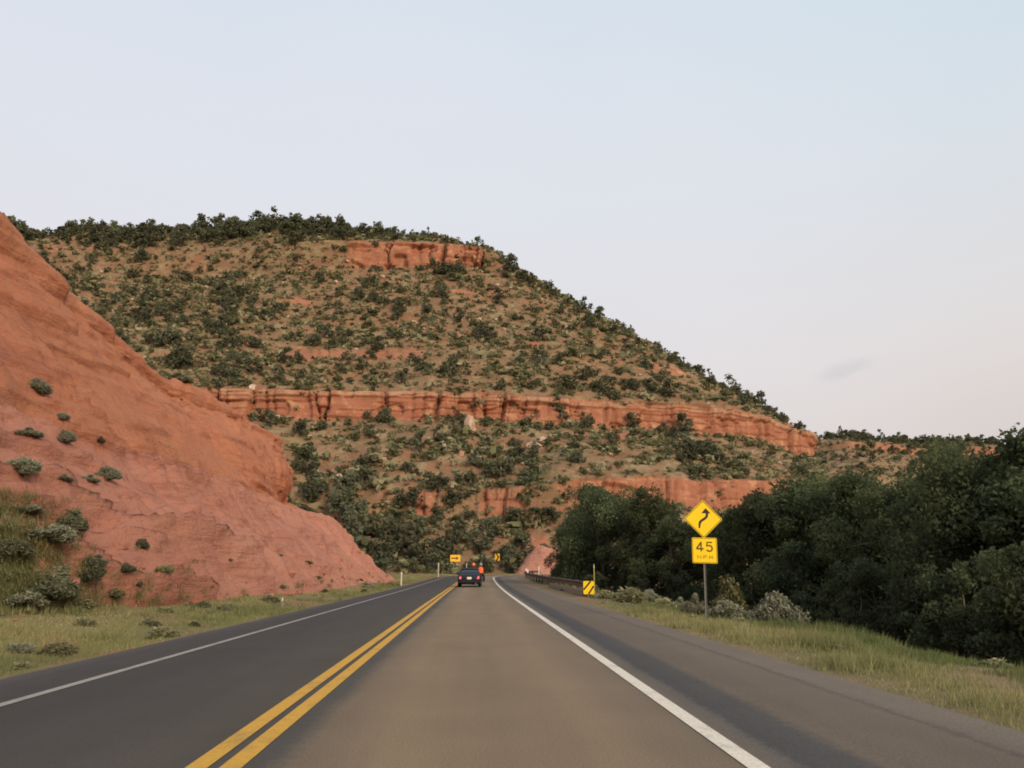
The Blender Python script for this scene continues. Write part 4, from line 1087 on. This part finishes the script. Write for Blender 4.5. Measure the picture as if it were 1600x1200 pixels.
def slope_grass():
    # thin grass and weeds spreading up the toe of the cut, thickest at the left
    r = np.random.default_rng(15); P = []
    while len(P) < 2300:
        x = 620 * r.random() ** 1.8 if r.random() < .62 else r.uniform(-420, 0); y = r.uniform(760, 965)
        lim = np.interp(x, [0, 90, 170, 300, 620], [770, 800, 915, 938, 890]) + r.exponential(22) * r.choice((-1, 1)) * (x < 330)
        if y < lim or r.random() < .35 * (y < lim + 40): continue
        h = hit(x, y, (B_CUT, B_GND))
        if h and h[0][0] < -6: P.append(h[0])
    P = np.array(P); n = len(P); B = 26
    c = np.repeat(P, B, 0) + r.normal(0, .16, (n * B, 3)) * np.array([.6, 1, .35])
    h = np.repeat(.06 + .2 * r.random(n) ** 1.5, B) * r.uniform(.5, 1.2, n * B); a = r.random(n * B) * 6.283
    d = np.linalg.norm(c, axis=1)
    lean = np.stack([np.cos(a), np.sin(a), 0 * a], -1) * (h * r.uniform(.2, .8, n * B))[:, None]; wd = (.002 + .0004 * d)[:, None] * np.stack([-np.sin(a), np.cos(a), 0 * a], -1)
    V = np.stack([c - wd, c + wd, c + lean + np.stack([0 * h, 0 * h, h], -1)], 1).reshape(-1, 3)
    t = np.clip(np.repeat(r.uniform(.1, .6, n), B) + r.normal(0, .12, n * B), 0, 1)
    o = link('slope_grass', np_mesh('slope_grass', V, np.arange(3 * n * B).reshape(-1, 3), M['grass'], attrs={'tint': np.repeat(t, 3)}))
    tag(o, 'thin grass and weeds creeping up the foot of the red cut', 'grass', kind='stuff')
slope_grass()

# ------------------------------------------------------------------ signs
def rrect(w, h, r, n=4):
    out = []
    for cx, cz, a0 in ((w / 2 - r, -h / 2 + r, -90), (w / 2 - r, h / 2 - r, 0), (-w / 2 + r, h / 2 - r, 90), (-w / 2 + r, -h / 2 + r, 180)):
        for k in range(n + 1):
            a = math.radians(a0 + 90 * k / n); out.append((cx + r * math.cos(a), cz + r * math.sin(a)))
    return out
def rot2(pts, a): return [(x * math.cos(a) - z * math.sin(a), x * math.sin(a) + z * math.cos(a)) for x, z in pts]
def off2(pts, x, z): return [(p[0] + x, p[1] + z) for p in pts]
def frame2(mb, outer, inner, y0, y1):
    n = len(outer)
    P = [(p[0], y0, p[1]) for p in outer] + [(p[0], y0, p[1]) for p in inner] + [(p[0], y1, p[1]) for p in outer] + [(p[0], y1, p[1]) for p in inner]
    f = []
    for i in range(n):
        j = (i + 1) % n
        f += [(i, j, n + j, n + i), (2 * n + i, 3 * n + i, 3 * n + j, 2 * n + j), (i, 2 * n + i, 2 * n + j, j), (n + i, n + j, 3 * n + j, 3 * n + i)]
    mb.poly(P, f)
def stroke(mb, pts, w, y0, y1):
    """flat ribbon of width w along a polyline in XZ"""
    L, Rr = [], []
    for i, p in enumerate(pts):
        a = pts[max(i - 1, 0)]; b = pts[min(i + 1, len(pts) - 1)]
        t = (b[0] - a[0], b[1] - a[1]); d = math.hypot(*t) or 1; nx, nz = -t[1] / d, t[0] / d
        ww = w[i] if isinstance(w, (list, tuple)) else w
        L.append((p[0] + nx * ww / 2, p[1] + nz * ww / 2)); Rr.append((p[0] - nx * ww / 2, p[1] - nz * ww / 2))
    n = len(pts)
    P = [(q[0], y0, q[1]) for q in L + Rr] + [(q[0], y1, q[1]) for q in L + Rr]
    f = []
    for i in range(n - 1):
        f += [(i, n + i, n + i + 1, i + 1), (2 * n + i, 2 * n + i + 1, 3 * n + i + 1, 3 * n + i), (i, i + 1, 2 * n + i + 1, 2 * n + i), (n + i, 3 * n + i, 3 * n + i + 1, n + i + 1)]
    f += [(0, 2 * n, 3 * n, n), (n - 1, 2 * n - 1, 4 * n - 1, 3 * n - 1)]
    mb.poly(P, f)
GLY = {'4': [[(.62, 0), (.62, 1)], [(.66, .98), (.02, .30), (.02, .27), (.95, .27)]],
       '5': [[(.85, .96), (.20, .96), (.14, .52), (.30, .60), (.52, .63), (.74, .56), (.86, .38), (.84, .20), (.70, .07), (.48, .03), (.26, .06), (.10, .17)]],
       'M': [[(.05, 0), (.05, 1), (.5, .35), (.95, 1), (.95, 0)]], 'P': [[(.1, 0), (.1, .96), (.62, .96), (.85, .86), (.88, .70), (.80, .52), (.6, .45), (.1, .45)]],
       'H': [[(.1, 0), (.1, 1)], [(.9, 0), (.9, 1)], [(.1, .5), (.9, .5)]], '.': [[(.3, .0), (.3, .17)]]}
def letters(text, x, z, w, h, gap, sw, y0, y1, name, mat, parent):
    for ch in text:
        ww = w * (.35 if ch == '.' else 1); mb = MB()
        for k, line in enumerate(GLY[ch]): stroke(mb, [(x + q[0] * ww, z + q[1] * h) for q in line], sw * (1.2 if ch == '.' else 1), y0 - .0006 * k, y1)
        mb.build(name, mat, parent); x += ww + gap

def upost(mb, x, y, z0, z1):
    mb.box((x, y + .022, (z0 + z1) / 2), (.055, .006, z1 - z0)); mb.box((x - .0265, y + .006, (z0 + z1) / 2), (.006, .028, z1 - z0)); mb.box((x + .0265, y + .006, (z0 + z1) / 2), (.006, .028, z1 - z0))

def curve_sign():
    D = 22.0; b = aty(1104, 965, D); z0 = gz(b[0], b[1])
    root = empty('curve_warning_sign', (b[0], b[1], z0), math.radians(-6), 'yellow diamond winding-road sign above a 45 M.P.H. plaque', 'road sign')
    root.rotation_euler = (0, math.radians(1.3), math.radians(-6))
    topz = aty(1100, 781, D)[2] - z0; midz = aty(1100, 811, D)[2] - z0
    mb = MB(); upost(mb, 0, .02, -.4, topz - .25); mb.build('post', M['galv'], root)
    half = topz - midz; a = half * math.sqrt(2); dia = off2(rot2(rrect(a, a, .05), math.pi / 4), 0, midz)
    mb = MB(); mb.prism(dia, -.004, .004); pan = mb.build('diamond_panel', [M['sign_yellow']], root)
    mb = MB(); frame2(mb, off2(rot2(rrect(a * .955, a * .955, .045), math.pi / 4), 0, midz), off2(rot2(rrect(a * .915, a * .915, .04), math.pi / 4), 0, midz), -.0062, -.0045); mb.build('border', M['sign_black'], pan)
    s = half / 30.0     # photo pixels to metres
    def q(x, y): return ((x - 244) / 6 * s, midz - (y - 215) / 6 * s)
    mb = MB()
    body = [(205, 300), (207, 284), (209, 262), (213, 246), (226, 231), (250, 216), (268, 202), (279, 186), (281, 168), (277, 152)]
    stroke(mb, [q(*p) for p in body], [15 * s / 6, 17 * s / 6, 20 * s / 6] + [23 * s / 6] * 7, -.0062, -.0045)
    mb.build('arrow_shaft', M['sign_black'], pan)
    mb = MB(); mb.prism([q(228, 160), q(314, 162), q(270, 112)][::1], -.0066, -.0045); mb.build('arrow_head', M['sign_black'], pan)
    zc = aty(1101, 860, D)[2] - z0; ph = 39 * s; pw = 38.5 * s
    mb = MB(); mb.prism(off2(rrect(pw, ph, .04), 0.01, zc), -.0045, .004); pl = mb.build('speed_plaque', M['sign_yellow'], root)
    mb = MB(); frame2(mb, off2(rrect(pw * .96, ph * .96, .035), .01, zc), off2(rrect(pw * .925, ph * .925, .03), .01, zc), -.0066, -.005); mb.build('border', M['sign_print'], pl)
    letters('45', -12.5 * s + .01, zc - 1.5 * s, 11.5 * s, 14.5 * s, 2.8 * s, 2.3 * s, -.0066, -.005, 'numeral', M['sign_print'], pl)
    letters('M.P.H.', -11.2 * s + .01, zc - 12.5 * s, 5.2 * s, 5.0 * s, .95 * s, .85 * s, -.0066, -.005, 'letter', M['sign_print'], pl)
    mb = MB()
    for zz in (midz - .3, midz + .3, zc): mb.tube([(0, -.007, zz), (0, .06, zz)], .009, 8)
    mb.build('bolts', M['galv'], root)
curve_sign()

def arrow_board():
    D = 104; b = aty(711, 893, D); z0 = gz(b[0], b[1])
    root = empty('arrow_board_sign', (b[0], b[1], z0), 0, 'amber rectangular sign with a right-pointing arrow at the bend', 'road sign')
    zt = aty(710, 867, D)[2] - z0; zb = aty(710, 877.5, D)[2] - z0; h = zt - zb; w = 15 * D / 1200 * 1.02; zc = (zt + zb) / 2
    mb = MB(); upost(mb, .1, .02, -.3, zt - .05); mb.build('post', M['galv'], root)
    mb = MB(); mb.prism(off2(rrect(w, h, .06), 0, zc), -.004, .004); p = mb.build('panel', M['sign_orange_yellow'], root)
    mb = MB(); mb.prism(off2([(-.40 * w, -.09 * h), (.10 * w, -.09 * h), (.10 * w, .09 * h), (-.40 * w, .09 * h)], 0, zc), -.007, -.0045); mb.prism(off2([(.10 * w, -.26 * h), (.36 * w, 0), (.10 * w, .26 * h)], 0, zc), -.0075, -.0045)
    mb.build('arrow', M['sign_print'], p)
arrow_board()
def chevron():
    D = 124; b = aty(777, 891, D); z0 = gz(b[0], b[1])
    root = empty('chevron_sign', (b[0], b[1], z0), math.radians(-24), 'narrow yellow chevron sign beyond the bend', 'road sign')
    zt = aty(776, 865, D)[2] - z0; zb = aty(776, 876, D)[2] - z0; h = zt - zb; w = h * .74; zc = (zt + zb) / 2
    mb = MB(); upost(mb, 0, .02, -.3, zt - .05); mb.build('post', M['galv'], root)
    mb = MB(); mb.prism(off2(rrect(w, h, .05), 0, zc), -.004, .004); p = mb.build('panel', M['sign_orange_yellow'], root)
    mb = MB(); t = .17 * w
    mb.poly([(x, y, z + zc) for y in (-.007, -.0045) for x, z in ((-.22 * w - t, -.5 * h), (-.22 * w + t, -.5 * h), (.25 * w + t, 0), (-.22 * w + t, .5 * h), (-.22 * w - t, .5 * h), (.25 * w - t, 0))],
            [(0, 1, 2, 5), (5, 2, 3, 4), (6, 11, 8, 7), (11, 10, 9, 8)])
    mb.build('chevron', M['sign_black'], p)
chevron()

# ------------------------------------------------------------------ guardrail and posts
def guardrail():
    p0 = road_pt(np.array([41.]), 7.75)[0]
    root = empty('guardrail', (p0[0], p0[1], p0[2]), 0, 'rusty brown steel guardrail along the right shoulder', 'guardrail')
    s = np.concatenate([np.arange(41, 100, 2), np.arange(100, 121, 1)]).astype(float)
    L = 7.75 - .12 * sstep(55, 41, s)
    prof = [(.00, .44), (-.055, .47), (-.055, .53), (.0, .565), (.0, .605), (-.055, .64), (-.055, .70), (.0, .73)]
    V = []
    for dl, zz in prof: V.append(np.array([road_pt(np.array([a]), l + dl, zz)[0] for a, l in zip(s, L)]) - p0)
    V = np.stack(V, 1); F = grid_faces(len(s), len(prof))
    o = link('beam', np_mesh('beam', V.reshape(-1, 3), F, M['rust'], True), root)
    sol = o.modifiers.new('thickness', 'SOLIDIFY'); sol.thickness = .006
    for k, a in enumerate(np.arange(43, 120, 3.8)):
        q = road_pt(np.array([a]), 7.75 + .14)[0] - p0; h = float(np.interp(a, CL[:, 0], CL[:, 4])); mb = MB()
        mb.box((q[0], q[1], q[2] + .2), (.15, .15, 1.1), -h); mb.box((q[0] - .11 * math.cos(h), q[1] + .11 * math.sin(h), q[2] + .58), (.10, .14, .33), -h)
        mb.build('post', M['timber'], root)
    # dark timber end anchor
    mb = MB()
    for a in (41.3, 42.2): q = road_pt(np.array([a]), 7.72)[0] - p0; mb.box((q[0], q[1], q[2] + .26), (.26, .36, .56))
    mb.build('end_anchor', M['timber'], root)
    mb = MB(); a = road_pt(np.array([42.4]), 7.6)[0] - p0; b = road_pt(np.array([62.]), 7.62)[0] - p0
    n = 6
    for k in range(n):
        c = a + (b - a) * (k + .5) / n; ang = math.atan2(b[1] - a[1], b[0] - a[0]); mb.box((c[0], c[1], c[2] + .14), (np.linalg.norm(b - a) / n * .985, .10, .27), ang)
    mb.build('concrete_curb', M['palesteel'], root)
    for a, px in ((74, 842), (95, 821), (110, 811)):
        q = road_pt(np.array([a]), 7.78)[0] - p0; mb = MB()
        mb.prism(off2(rrect(.15, .42, .06), q[0], q[2] + .93), q[1], q[1] + .02); mb.build('reflector', M['reflector'], root)
guardrail()

def marker():
    D = 40.2; b = aty(920, 930, D); z0 = gz(b[0], b[1])
    root = empty('object_marker', (b[0], b[1], z0), math.radians(-4), 'yellow striped marker panel at the near end of the guardrail', 'road sign')
    zt = aty(920, 908, D)[2] - z0; zb = aty(920, 928.5, D)[2] - z0; w = 16 * D / 1200; h = zt - zb; zc = (zt + zb) / 2
    mb = MB(); upost(mb, 0, .02, -.3, zt - .05); mb.build('post', M['galv'], root)
    mb = MB(); mb.prism(off2(rrect(w, h, .05), 0, zc), -.004, .004); p = mb.build('panel', M['sign_yellow'], root)
    for x0, x1 in (((-.47, -.16), (.20, .5)), ((-.02, -.5), (.47, .12))):
        mb = MB(); stroke(mb, [(x0[0] * w, zc + x0[1] * h * .98), (x1[0] * w, zc + x1[1] * h * .98)], .085, -.0066, -.0045); mb.build('stripe', M['sign_black'], p)
marker()
def post(px, ybase, ytop, D, w, mat, label, grp, refl=True):
    b = aty(px, ybase, D); z0 = gz(b[0], b[1]); h = aty(px, ytop, D)[2] - z0
    root = empty('delineator_post', (b[0], b[1], z0), 0, label, 'post', grp)
    mb = MB(); n = 8
    mb.prism([(-w / 2, -.2), (w / 2, -.2), (w / 2, h - .04), (w / 4, h), (-w / 4, h), (-w / 2, h - .04)], -.02, .02); mb.build('shaft', mat, root)
    if refl: mb = MB(); mb.box((0, -.0245, h - .16), (w * .8, .006, .12)); mb.build('reflector', M['reflector'], root)
g = 'delineator posts on the verges'
post(627, 911, 893.5, 72, .11, M['whitepost'], 'white post at the end of the red road cut', g)
post(685, 896, 879.5, 108, .13, M['whitepost'], 'white post farther along, left of the arrow board', g)
post(441, 946, 930, 32, .05, M['palesteel'], 'faded post in the grass at the foot of the pink apron', g)
post(729, 893, 880, 112, .09, M['whitepost'], 'thin grey post between arrow board and riders', g)
post(929, 925, 881, 43, .04, M['yellowpost'], 'thin yellow post standing behind the striped marker', g)
post(842, 892, 885, 108, .12, M['whitepost'], 'pale post beyond the far end of the guardrail', g)

# ------------------------------------------------------------------ the car ahead
def car():
    p = aty(733, 918, 60.5); z0 = float(np.interp(60.5, CL[:, 0], CL[:, 3])) + .01
    root = empty('car', (p[0], p[1], z0), math.radians(-1.0), 'dark blue compact car ahead in the right lane', 'car')
    def loft(secs, name, mat, parent, smooth=True):
        mb = MB(); n = len(secs[0]); P = [q for s_ in secs for q in s_]
        f = [(i * n + k, i * n + (k + 1) % n, (i + 1) * n + (k + 1) % n, (i + 1) * n + k) for i in range(len(secs) - 1) for k in range(n)]
        f += [tuple(range(n - 1, -1, -1)), tuple((len(secs) - 1) * n + k for k in range(n))]
        mb.poly(P, f); o = mb.build(name, mat, parent, smooth)
        sb = o.modifiers.new('bevel', 'BEVEL'); sb.width = .03; sb.segments = 2; sb.limit_method = 'ANGLE'
        return o
    def sec(y, w, zb, zs, zt, crown=.03):
        h = [(w * .93, zb), (w, zb + .10), (w * 1.0, zs), (w * .955, zt), (w * .55, zt + crown)]
        return [(x, y, z) for x, z in h] + [(-x, y, z) for x, z in h[::-1]]
    body = loft([sec(0, .80, .36, .60, .86, .02), sec(.10, .86, .28, .62, .93, .03), sec(.55, .90, .22, .64, .97, .04), sec(1.6, .91, .20, .66, .98), sec(2.8, .91, .20, .66, .95), sec(3.6, .88, .22, .62, .84), sec(4.15, .80, .26, .55, .70), sec(4.28, .70, .32, .50, .60)], 'body', M['carpaint'], root)
    def csec(y, wb, zb, wt, zt): return [(wb, y, zb), (wt, y, zt), (wt * .6, y, zt + .03), (-wt * .6, y, zt + .03), (-wt, y, zt), (-wb, y, zb)]
    loft([csec(.42, .80, .95, .74, .99), csec(1.02, .81, .96, .60, 1.33), csec(1.7, .82, .96, .62, 1.38), csec(2.3, .82, .95, .60, 1.33), csec(3.1, .80, .92, .76, .95)], 'cabin_glass', M['glass'], root)
    loft([csec(.98, .62, 1.325, .57, 1.375), csec(1.6, .645, 1.37, .59, 1.425), csec(2.32, .62, 1.325, .57, 1.37)], 'roof', M['carpaint'], root)
    for sx in (-1, 1):
        mb = MB(); mb.tube([(sx * .80, .46, .98), (sx * .635, .98, 1.33)], .04, 6); mb.build('rear_pillar', M['carpaint'], root)
        mb = MB(); mb.prism([(sx * .68 - .09, .60), (sx * .68 + .09, .62), (sx * .71 + .07, .80), (sx * .68 - .06, .79)], -.015, .12); lm = mb.build('tail_light', M['tail'], root)
        mb = MB(); mb.prism([(sx * .5 - .1, .40), (sx * .5 + .1, .40), (sx * .5 + .1, .45), (sx * .5 - .1, .45)], .02, .1); mb.build('bumper_reflector', M['tail'], root)  # reflectors are no lamps; their glow is added by the emissive tail material
        mb = MB(); mb.box((sx * .98, 2.75, .98), (.2, .1, .13)); mb.build('mirror', M['carpaint'], root, bevel=.03)
        for y in (.78, 3.4):
            mb = MB(); mb.tube([(sx * .68, y, .31), (sx * .70, y, .31), (sx * .87, y, .31), (sx * .89, y, .31)], [.28, .315, .315, .28], 20); w = mb.build('wheel', M['rubber'], root, True)
            mb = MB(); mb.tube([(sx * .86, y, .31), (sx * .897, y, .31)], [.20, .18], 14); mb.build('rim', M['chrome'], w, True)
    mb = MB(); mb.box((0, .0, .665), (.34, .03, .17)); mb.build('licence_plate', M['plate'], root, bevel=.01)
    mb = MB(); mb.box((0, .03, .40), (1.52, .14, .16)); mb.build('rear_bumper', M['trim'], root, bevel=.04)
    mb = MB(); mb.box((0, .06, .82), (1.1, .1, .03)); mb.build('trunk_seam', M['trim'], root)
    mb = MB(); mb.tube([(.5, -.02, .28), (.5, .3, .28)], .035, 8); mb.build('exhaust', M['chrome'], root)
car()

# ------------------------------------------------------------------ motorcycles and riders
def motorbike(px, D, lab_b, lab_p, helmet, top):
    p = aty(px, 905, D); z0 = float(np.interp(D, CL[:, 0], CL[:, 3])) + .01
    root = empty('motorcycle', (p[0], p[1], z0), math.radians(-1.5), lab_b, 'motorcycle', 'motorcycles ahead of the car')
    for y in (.0, 1.5):
        pts = [(0, y + .30 * math.cos(a), .33 + .30 * math.sin(a)) for a in np.linspace(0, 2 * math.pi, 25)]
        mb = MB(); mb.tube(pts, .065, 8, cap=False); w = mb.build('wheel', M['rubber'], root, True)
        mb = MB()
        for k in range(6): a = k * math.pi / 3; mb.tube([(0, y, .33), (0, y + .27 * math.cos(a), .33 + .27 * math.sin(a))], .012, 5)
        mb.tube([(-.07, y, .33), (.07, y, .33)], .05, 10); mb.build('spokes', M['chrome'], w)
    mb = MB(); mb.tube([(0, .35, .45), (0, .75, .42), (0, 1.1, .5)], [.14, .2, .14], 10); mb.build('engine', M['chrome'], root, True)
    mb = MB(); mb.tube([(0, .72, .80), (0, .9, .88), (0, 1.15, .86), (0, 1.28, .80)], [.10, .15, .13, .05], 10); mb.build('tank', M['carpaint'], root, True)
    mb = MB(); mb.tube([(0, -.12, .80), (0, .2, .76), (0, .5, .72), (0, .75, .76)], [.09, .15, .15, .10], 10); mb.build('seat', M['leather'], root, True)
    mb = MB(); mb.tube([(0, -.3, .55), (0, -.05, .70), (0, .3, .69)], [.09, .10, .08], 8); mb.build('rear_fender', M['carpaint'], root, True)
    for sx in (-1, 1):
        mb = MB(); mb.tube([(sx * .07, 1.5, .33), (sx * .08, 1.2, 1.0)], .025, 8); mb.build('fork', M['chrome'], root, True)
        mb = MB(); mb.tube([(sx * .02, 1.18, 1.03), (sx * .25, 1.1, 1.08), (sx * .38, 1.0, 1.05)], .016, 6); mb.build('handlebar', M['chrome'], root, True)
        mb = MB(); mb.box((sx * .27, .05, .60), (.20, .5, .30)); mb.build('saddlebag', M['leather'], root, bevel=.05)
        mb = MB(); mb.tube([(sx * .15, .9, .3), (sx * .17, .1, .28), (sx * .17, -.3, .3)], .04, 8); mb.build('exhaust', M['chrome'], root, True)
    mb = MB(); mb.tube([(0, -.36, .66), (0, -.30, .66)], .05, 12); mb.build('tail_light', M['biketail'], root, True)
    mb = MB(); mb.tube([(0, 1.22, .95), (0, 1.36, .95)], [.07, .10], 12); mb.build('headlight', M['chrome'], root, True)
    # rider: one skinned body, seated, hands on the bars
    J = [((0, .32, .88), .16), ((0, .34, 1.05), .155), ((0, .40, 1.25), .17), ((0, .44, 1.42), .15), ((0, .47, 1.52), .062), ((0, .50, 1.60), .085), ((0, .51, 1.70), .09)]
    E = [(0, 1), (1, 2), (2, 3), (3, 4), (4, 5), (5, 6)]
    for sx in (-1, 1):
        b = len(J)
        J += [((sx * .20, .46, 1.40), .075), ((sx * .33, .62, 1.18), .052), ((sx * .36, .92, 1.09), .040), ((sx * .37, 1.0, 1.075), .045),
              ((sx * .12, .36, .86), .10), ((sx * .28, .78, .76), .075), ((sx * .26, .70, .38), .055), ((sx * .26, .73, .30), .05), ((sx * .27, .90, .27), .04)]
        E += [(3, b), (b, b + 1), (b + 1, b + 2), (b + 2, b + 3), (0, b + 4), (b + 4, b + 5), (b + 5, b + 6), (b + 6, b + 7), (b + 7, b + 8)]
    me = bpy.data.meshes.new('person'); me.from_pydata([j[0] for j in J], E, [])
    me.materials.append(M['leather'])
    person = bpy.data.objects.new('person', me); COL.objects.link(person)
    person.location = (p[0], p[1], z0); person.rotation_euler = (0, 0, math.radians(-1.5))
    tag(person, lab_p, 'person', 'motorcycle riders')
    sk = person.modifiers.new('skin', 'SKIN'); sk.use_smooth_shade = True
    for k, j in enumerate(J): me.skin_vertices[0].data[k].radius = (j[1], j[1] * (.75 if k in (1, 2, 3) else 1))
    me.skin_vertices[0].data[0].use_root = True
    ss = person.modifiers.new('sub', 'SUBSURF'); ss.levels = 1; ss.render_levels = 2
    for sx in (-1, 1):   # hands: palm, four curled fingers and a thumb round the grip
        mb = MB(); c = Vector((sx * .37, 1.0, 1.075)); mb.tube([c + Vector((0, -.05, .01)), c + Vector((0, 0, .025)), c + Vector((0, .03, .03))], [.03, .042, .03], 8)
        for k in range(4):
            fx = sx * (.335 + .022 * k); mb.tube([(fx, 1.02, 1.105), (fx, 1.05 + .004 * (k == 1), 1.085), (fx, 1.045, 1.05), (fx, 1.015, 1.04)], [.010, .010, .009, .007], 6)
        mb.tube([(sx * .33, .99, 1.08), (sx * .315, 1.01, 1.055), (sx * .325, 1.035, 1.04)], [.012, .011, .009], 6)
        mb.build('glove', M['leather'], person, True)
    # helmet with visor opening
    import bmesh
    bm = bmesh.new(); bmesh.ops.create_uvsphere(bm, u_segments=18, v_segments=12, radius=.155)
    for v in bm.verts: v.co = Vector((v.co.x * .92, v.co.y * 1.08 + .51, v.co.z * 1.08 + 1.69))
    hm = bpy.data.meshes.new('helmet'); bm.to_mesh(hm); bm.free(); hm.materials.append(M[helmet]); hm.polygons.foreach_set('use_smooth', [True] * len(hm.polygons))
    ho = link('helmet', hm, person); mb = MB(); mb.tube([(0, .60, 1.68), (0, .685, 1.68)], [.125, .085], 14); mb.build('visor', M['glass'], ho, True)
    if top:
        mb = MB(); rings = [(.345, 1.0, .20, .145), (.37, 1.15, .205, .15), (.40, 1.28, .225, .155), (.43, 1.42, .21, .135), (.455, 1.50, .10, .09)]
        n = 16; P = [(w * math.cos(6.2832 * k / n), y + d * math.sin(6.2832 * k / n), z) for y, z, w, d in rings for k in range(n)]
        mb.poly(P, [(i * n + k, i * n + (k + 1) % n, (i + 1) * n + (k + 1) % n, (i + 1) * n + k) for i in range(len(rings) - 1) for k in range(n)]); mb.build('vest', M['orange'], person, True)
motorbike(751, 66, 'dark motorcycle just ahead of the car, on its right', 'rider in an orange vest and grey helmet', 'greyhelmet', True)
motorbike(739.5, 64.0 + 5, 'dark motorcycle hidden in front of the car', 'rider in an orange helmet seen over the car roof', 'orangehelmet', False)
